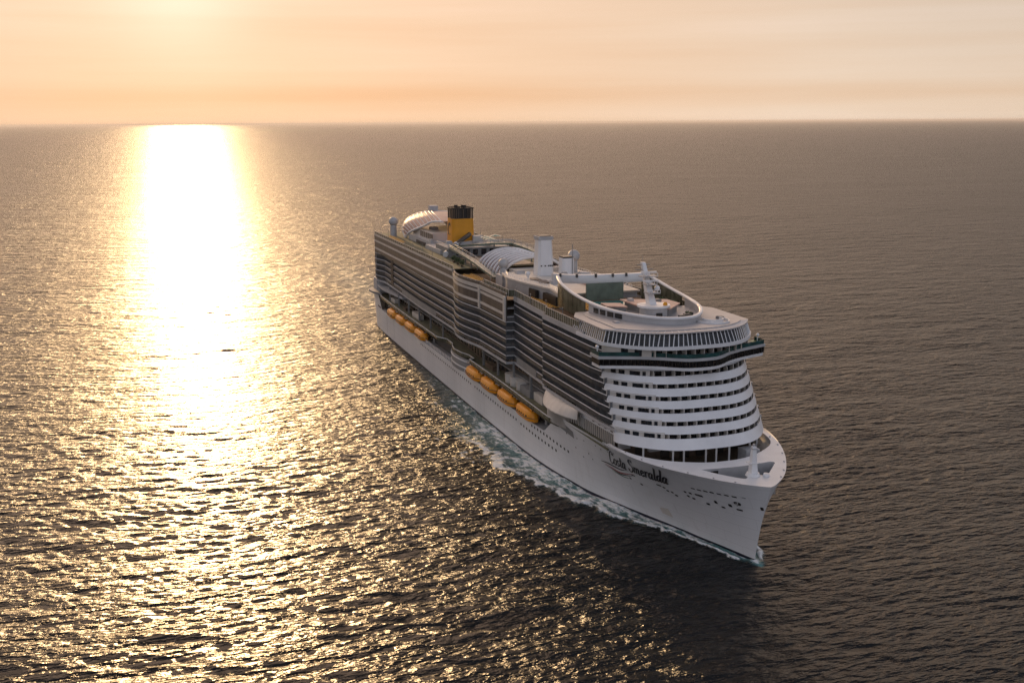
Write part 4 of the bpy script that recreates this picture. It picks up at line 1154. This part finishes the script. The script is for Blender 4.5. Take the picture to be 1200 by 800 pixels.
for x, _ in spots:
    for dx in (-8.0, 7.9):
        dv.append((x + dx, -20, 14, (lambda b, x=x + dx: (b.box(x - .22, x + .22, -18.2, -17.5, 10.9, 15.7), b.tube([(x, -17.9, 14.6), (x, -19.8, 15.4), (x, -21.6, 15.0)], .25, 6)))))
repeats('davit', dv, 'cream', SHIP)

# ------------------------------------------------------------------ loose furniture on the open decks
def make_lounger():
    root = empty('sun_lounger', (0, 0, 0))
    b = MB(); b.box(-.95, .45, -.32, .32, .32, .42); b.build('cushion', 'yellowfab', root)
    b = MB(); b.loft([[(.45, -.32, .34), (.45, .32, .34), (.45, .32, .44), (.45, -.32, .44)], [(1.0, -.32, .80), (1.0, .32, .80), (.95, .32, .88), (.95, -.32, .88)]], True, True); b.build('backrest', 'yellowfab', root)
    b = MB()
    for x in (-.85, .6):
        for y in (-.28, .28): b.box(x - .03, x + .03, y - .03, y + .03, 0, .32)
    b.build('frame', 'white', root)
    root.scale = (1.15, 1.15, 1.15)
    return root
SL = make_lounger(); first = True
def lounger(x, y, z_, rz, lab, grp):
    global first
    o = SL if first else copy_tree(SL)
    first = False
    o.location = (x, y, z_); o.rotation_euler = (0, 0, rz)
    tag(o, lab, 'sun lounger', grp)
for i in range(11):
    for j in range(3):
        lounger(216.5 + i * 1.75, -17.2 + j * 2.6 + .0 * i, 43.5, R(90), 'yellow sun lounger in the rows between the long windscreen and the white deck house', 'yellow loungers on the forward side deck')
for i in range(8):
    for j in range(2):
        lounger(158.5 + i * 1.9, -19.4 + j * 2.7, 43.5, R(90), 'yellow sun lounger on the rounded deck bulge amidships', 'yellow loungers on the rounded deck bulge')
for i in range(14):
    lounger(34 + i * 2.2, -18.6, 45.5, R(90), 'yellow sun lounger in the single row along the aft deck edge', 'yellow loungers along the aft deck edge')
def parasol(x, y, z_, r, h, mat, lab, grp):
    root = empty('parasol', (x, y, z_)); tag(root, lab, 'parasol', grp)
    b = MB(); b.cyl(0, 0, 0, h, .06, .06, 8); b.build('pole', 'white', root)
    b = MB(); b.loft([[(rr * math.cos(2 * math.pi * k / 10), rr * math.sin(2 * math.pi * k / 10), zz) for k in range(10)] for rr, zz in ((r, h - .55), (r * .5, h - .12), (.05, h + .1))], True, True); b.build('canopy', mat, root)
for i, x in enumerate((104, 108.5, 113, 117.5, 122)):
    parasol(x, 6.4 - .4 * i, 48.9 if x < 118.1 else 51.2, 2.3, 2.9, 'teal', 'dark green parasol in the row on the raised deck just forward of the yellow funnel', 'green parasols by the funnel')
def planter(x, y, z_, s, lab, grp):
    root = empty('potted_shrub', (x, y, z_)); tag(root, lab, 'plant', grp)
    b = MB(); b.cyl(0, 0, 0, .6, .45, .55, 12); b.build('pot', 'brown', root)
    rnd = random.Random(int(x * 10)); b = MB()
    for _ in range(260):
        d = Vector((rnd.gauss(0, 1), rnd.gauss(0, 1), rnd.gauss(0, 1))).normalized() * s * rnd.random() ** .4
        c = Vector((0, 0, .6 + s)) + d; a = Vector((rnd.gauss(0, 1), rnd.gauss(0, 1), rnd.gauss(0, .6))).normalized() * .28; e = a.cross(Vector((rnd.random(), rnd.random(), 1))).normalized() * .16
        b.face([c - a, c + e, c + a, c - e])
    b.build('foliage', 'leaf', root)
for x, y in ((134, -15.4), (140, -15.6), (146.5, -15.8)):
    planter(x, y, 45.5, 1.1, 'green potted shrub beside the sloping walkway amidships', 'potted shrubs by the walkway')
for x, y in ((257, 10.2), (280, 6.5), (262, 11.0)):
    planter(x, y, 46.2, 1.1, 'green potted shrub inside the white ring round the fore pool', 'potted shrubs inside the white ring')

# more deck furniture: roof units, lamp posts, satellite domes, railings
for x, y, z0, a, b_, h in ((188.5, 6, 48.1, 1.6, 2.2, 1.5), (190, -8.5, 48.1, 1.2, 1.4, 1.1), (203, 9, 48.1, 1.8, 1.5, 1.3), (210, 3, 48.1, 1.3, 1.3, .9), (217, -6.5, 48.1, 1.0, 1.4, 1.2), (226, -7.5, 48.1, 1.4, .9, .8), (228, 9.5, 48.1, 1.2, 1.2, 1.3), (205, 1.5, 48.1, .8, .8, 1.9),
                             (60, -4, 51.0, 1.8, 1.6, 1.2), (66, 3, 51.0, 1.4, 1.8, 1.4), (82, -10.6, 47.8, 1.2, .8, 1.2), (103, -9, 48.9, 1.6, 1.2, 1.4), (110, 3, 48.9, 1.8, 1.4, 1.1), (106, -3, 48.9, 1.0, 2.2, .9), (263, -2, 49.6, .8, .7, .7), (267, 4, 49.6, 1.0, .8, .8), (281, -14, 47.2, .9, .7, .6), (285, 13, 47.45, .8, .8, .7)):
    b = MB(); b.box(x - a, x + a, y - b_, y + b_, z0, z0 + h * .85); b.box(x - a * .8, x + a * .8, y - b_ * .8, y + b_ * .8, z0 + h * .85, z0 + h); b.build('roof_unit', 'lightgrey' if int(x) % 3 else 'grey', SHIP)
for x, y, z0, r in ((201, -9.5, 48.1, .8), (222, 7, 48.1, .7), (64, 8, 51.0, .9)):
    b = MB(); b.cyl(x, y, z0, z0 + .7, r * .4, r * .4, 8); b.sphere((x, y, z0 + .7 + r * .8), r, 14, 8); b.build('satellite_dome', 'white', SHIP, True)
for x, y, z0, h in [(x, -19.2, 43.5, 4.2) for x in range(192, 270, 13)] + [(x, -19.6, 45.5, 3.8) for x in range(22, 150, 16)] + [(x, 19.4, 45.5, 3.8) for x in range(22, 150, 16)]:
    b = MB(); b.tube([(x, y, z0), (x, y, z0 + h)], .07, 6); b.box(x - .3, x + .3, y - .12, y + .12, z0 + h, z0 + h + .15); b.build('lamp_post', 'grey', SHIP)
for pl, z0 in (([(187, -12.6), (196, -14.6), (207, -13.6), (224, -10.6), (233, -11.4)], 48.1), ([(45, -11.2), (83, -11.2)], 47.8), ([(98.5, -12.6), (117.5, -12.6)], 48.9), ([(98.5, 11.6), (117.5, 11.6)], 48.9), ([(233, 12.2), (187, 12.2)], 48.1)):
    b = MB()
    for dz in (.55, 1.1): b.tube([(p[0], p[1], z0 + dz) for p in pl], .05, 5)
    for p in resample(pl, 2.0): b.box(p[0] - .04, p[0] + .04, p[1] - .04, p[1] + .04, z0, z0 + 1.1)
    b.build('roof_railing', 'white', SHIP)
for x, y in ((270, -11.3), (262.5, 9.8), (268, 11.0), (273, 9.6), (257, -9.5), (283.5, -1.5)):
    b = MB(); b.cyl(x, y, 46.2, 46.95, .12, .12, 8); b.cyl(x, y, 46.95, 47.05, .8, .8, 14); b.build('pedestal_table', 'white', SHIP)
for i in range(9):
    for y in (-8.6, -10.6):
        lounger(243.5 + i * 1.6, y, 46.2, R(90), 'yellow sun lounger beside the pool inside the white ring', 'yellow loungers beside the fore pool')

# ------------------------------------------------------------------ the sea: one sheet to the horizon, finest where the water is near
def build_sea():
    cx, cy = CAM.x, CAM.y
    rs = [0.0, 40.0, 80.0, 110.0]
    r = 130.0
    while r < 250000:
        rs.append(r)
        dr = max(0.36, 0.50 * r * r / 107000.0) if r < 3500 else r * 0.04
        r += dr
    rs = np.array(rs)
    half_a = R(33)
    fine = np.arange(-half_a, half_a, R(0.062))
    coarse = np.arange(half_a, 2 * math.pi - half_a, R(2.5))
    th = np.concatenate([fine, coarse]) + YAW
    nr, na = len(rs), len(th)
    X = cx + rs[:, None] * np.cos(th)[None, :]
    Y = cy + rs[:, None] * np.sin(th)[None, :]
    drr = np.gradient(rs)[:, None]
    dth = np.concatenate([np.full(len(fine), R(0.062)), np.full(len(coarse), R(2.5))])[None, :]
    cell = np.maximum(drr + 0 * X, rs[:, None] * dth)
    rng = np.random.default_rng(11)
    Z = np.zeros_like(X); lost = np.zeros_like(X); DX = np.zeros_like(X); DY = np.zeros_like(X)
    # slow patches where the wind roughens or slackens
    patch = np.zeros_like(X)
    for _ in range(14):
        lam = np.exp(rng.uniform(np.log(60), np.log(420))); a = rng.uniform(0, 2 * math.pi)
        patch += np.sin((X * math.cos(a) + Y * math.sin(a)) * 2 * math.pi / lam + rng.uniform(0, 6.28))
    patch = 1 + 0.24 * np.clip(patch / 2.6, -2, 2)
    NW = 170
    wind = YAW + math.pi + 0.16
    for i in range(NW):
        lam = np.exp(rng.uniform(np.log(1.2), np.log(26)))
        spread = 0.60 if lam < 3.5 else (0.34 if lam < 14 else 0.28)
        a = wind + rng.normal(0, spread)
        slope = 0.0110 * (1.0 if lam < 3.6 else max(0.42, 1.0 - 0.45 * (math.log(lam / 3.6) / math.log(2.0))))
        k = 2 * math.pi / lam
        amp = slope * math.sqrt(2) / k
        res = np.clip((lam / cell - 2.6) / 2.6, 0, 1)
        ph = (X * math.cos(a) + Y * math.sin(a)) * k + rng.uniform(0, 6.28)
        s_ = np.sin(ph)
        c_ = np.cos(ph); Z += amp * res * c_; DX -= amp * res * s_ * math.cos(a) * 0.6; DY -= amp * res * s_ * math.sin(a) * 0.6
        lost += slope ** 2 * (1 - res ** 2)
    Z *= patch
    DX *= patch; DY *= patch
    # quieter, tucked-in water right against the hull
    WLx = np.array([p[0] for p in WL]); WLb = np.array([p[1] for p in WL])
    bh = np.interp(X, WLx, WLb, left=17.0, right=0.0)
    d = np.abs(Y) - bh
    inlen = (X > -3) & (X < 330)
    inside = inlen & (d < -1.0)
    Z[inside] = np.minimum(Z[inside], -0.5)
    # foam: bow wave and side wash. outer edge measured out from the waterline
    ex = np.array([0, 60, 100, 130, 155, 180, 200, 222, 241, 258, 266, 276, 288, 293, 302, 314, 324, 329, 331])
    eo = np.array([3, 4, 5, 7, 10, 12, 16, 14, 12, 9.5, 8.0, 8.0, 7.4, 5.2, 4.0, 3.4, 2.8, 1.8, 0])
    edge = np.interp(X, ex, eo, left=0, right=0)
    wob = np.zeros_like(X)
    for lam, w_ in ((31, 1.0), (17, .8), (9.5, .6), (5.1, .45), (2.9, .3)):
        for _ in range(3):
            a = rng.uniform(0, 6.28); wob += w_ * 0.5 * np.sin((X * math.cos(a) + Y * math.sin(a)) * 2 * math.pi / lam + rng.uniform(0, 6.28))
    e2 = edge * (1 + 0.16 * wob)
    t = np.where(e2 > 0.2, d / np.maximum(e2, 0.2), 9.0)
    t = np.where(inlen | (X > 320), t, 9)
    near = np.clip((X - 175) / 60, 0, 1) * np.clip((331 - X) / 6, 0, 1)
    aer = np.clip(1.15 - t, 0, 1) * np.clip((X - 60) / 170, 0.10, 1) ** 1.6 * 0.85 * (d > -3)
    crest = np.exp(-((t - 0.82) / 0.20) ** 2) * near
    hullfoam = np.exp(-np.maximum(d, 0) / 1.3) * np.clip((X - 250) / 50, 0, 1) * (X < 329) * 0.55
    wash = np.clip(1.0 - t, 0, 1) ** 0.6 * np.clip((X - 60) / 190, 0.06, 1) * np.clip((330 - X) / 30, 0, 1) * 0.92
    spill = np.exp(-((t - 1.15) / 0.5) ** 2) * np.clip((X - 120) / 40, 0, 1) * np.clip((275 - X) / 30, 0, 1) * 0.34
    bowspray = np.exp(-(((X - 327.5) / 2.0) ** 2 + (np.abs(Y) / 1.6) ** 2)) * 0.9
    foam = np.clip(np.maximum.reduce([crest * 1.0, hullfoam, wash, spill, bowspray]), 0, 1)
    Z += crest * 0.55 * np.clip((X - 230) / 50, 0, 1) + bowspray * 0.5
    # the wake left behind the stern
    wk = np.clip(1 - np.abs(Y) / (17 + np.clip(-X, 0, 900) * 0.03), 0, 1) * (X < 4) * np.exp(np.minimum(X, 0) / 260)
    aer = np.maximum(aer, wk * 0.35); foam = np.maximum(foam, wk * 0.28)
    calm = np.clip(1 - np.maximum(foam, 0), 0, 1)
    co = np.stack([X + DX * calm, Y + DY * calm, Z], -1).reshape(-1, 3)
    # all first-ring vertices share the centre; keep them as one fan
    idx = np.arange(nr * na).reshape(nr, na)
    nx = np.roll(idx, -1, 1)
    quads = np.stack([idx[:-1], idx[1:], nx[1:], nx[:-1]], -1)[1:].reshape(-1, 4)
    tri = np.stack([np.full(na, 0), idx[1], nx[1]], -1)
    loops = np.concatenate([tri.reshape(-1), quads.reshape(-1)])
    starts = np.concatenate([np.arange(na) * 3, na * 3 + np.arange(len(quads)) * 4])
    me = bpy.data.meshes.new('sea')
    me.vertices.add(len(co)); me.vertices.foreach_set('co', co.astype(np.float32).ravel())
    me.loops.add(len(loops)); me.loops.foreach_set('vertex_index', loops.astype(np.int32))
    me.polygons.add(len(starts)); me.polygons.foreach_set('loop_start', starts.astype(np.int32))
    me.update(calc_edges=True); me.validate()
    me.polygons.foreach_set('use_smooth', np.ones(len(starts), dtype=bool))
    for nm, arr in (('foam', foam), ('aerated', aer), ('unresolved', np.sqrt(np.clip(lost, 0, 1)))):
        at = me.attributes.new(nm, 'FLOAT', 'POINT'); at.data.foreach_set('value', arr.astype(np.float32).ravel())
    m = NT('sea_water')
    def attr(nm):
        a = m.n('ShaderNodeAttribute'); a.attribute_name = nm; return a.outputs['Fac']
    f_, ae, lo = attr('foam'), attr('aerated'), attr('unresolved')
    # torn foam: density thresholded by turbulent noise stretched along the ship
    n1 = m.noise(0.55, 7, 0.68, (0.45, 1.0, 1)); n2 = m.noise(0.14, 5, 0.6, (0.5, 1.0, 1))
    nn = m.math('ADD', m.math('MULTIPLY', n1, 0.7), m.math('MULTIPLY', n2, 0.3))
    fm = m.math('MULTIPLY', m.math('SUBTRACT', m.math('ADD', f_, m.math('MULTIPLY', m.math('SUBTRACT', nn, 0.5), 4.2)), 0.50), 2.6, True)
    fm = m.math('MULTIPLY', fm, m.math('MULTIPLY', f_, 6.0, True))
    am = m.math('MULTIPLY', ae, m.math('ADD', 0.45, m.math('MULTIPLY', n2, 1.1)), True)
    deep = m.mix(am, (0.003, 0.005, 0.007), (0.15, 0.33, 0.33))
    m.l(m.mix(fm, deep, (0.86, 0.89, 0.90)), m.b.inputs['Base Color'])
    r0 = m.math('ADD', 0.27, m.math('MULTIPLY', lo, 0.9))
    m.l(m.math('ADD', r0, m.math('MULTIPLY', fm, 0.6), True), m.b.inputs['Roughness'])
    m.b.inputs['IOR'].default_value = 1.333; m.b.inputs['Specular IOR Level'].default_value = 0.38
    h1 = m.noise(0.30, 4, 0.58, (1.40, 0.60, 1.0)); h4 = m.math('ABSOLUTE', m.math('SUBTRACT', m.noise(0.13, 3, 0.55, (1.5, 0.5, 1.0)), 0.5)); h2 = m.noise(1.6, 3, 0.6); h3 = m.noise(0.055, 5, 0.60, (1.5, 0.55, 1.0))
    h = m.math('ADD', m.math('SUBTRACT', m.math('MULTIPLY', h1, 7.2), m.math('MULTIPLY', h4, 15.0)), m.math('MULTIPLY', h2, 0.16))
    h = m.math('ADD', h, m.math('MULTIPLY', h3, m.math('MULTIPLY', lo, 230.0)))
    gust = m.math('ADD', 0.12, m.math('MULTIPLY', m.noise(0.009, 4, 0.6, (1.0, 0.5, 1.0)), 1.8))
    h = m.math('MULTIPLY', h, gust)
    h = m.math('ADD', h, m.math('MULTIPLY', fm, 0.25))
    m.bump(h, 0.55, 0.75)
    me.materials.append(m.m)
    o = bpy.data.objects.new('sea', me); COL.objects.link(o); o['kind'] = 'structure'
    return o
build_sea()

# sea air: far water pales towards the sky
hb = MB(); hb.box(CAM.x - 260000, CAM.x + 260000, CAM.y - 260000, CAM.y + 260000, -9, 140)
hm = bpy.data.materials.new('sea_air'); hm.use_nodes = True
for n_ in list(hm.node_tree.nodes):
    if n_.type == 'BSDF_PRINCIPLED': hm.node_tree.nodes.remove(n_)
pv = hm.node_tree.nodes.new('ShaderNodeVolumePrincipled')
pv.inputs['Color'].default_value = (0.92, 0.88, 0.86, 1); pv.inputs['Density'].default_value = 0.000015; pv.inputs['Anisotropy'].default_value = 0.3
hm.node_tree.links.new(pv.outputs[0], [n_ for n_ in hm.node_tree.nodes if n_.type == 'OUTPUT_MATERIAL'][0].inputs['Volume'])
ho = hb.build('haze', hm); ho['kind'] = 'stuff'
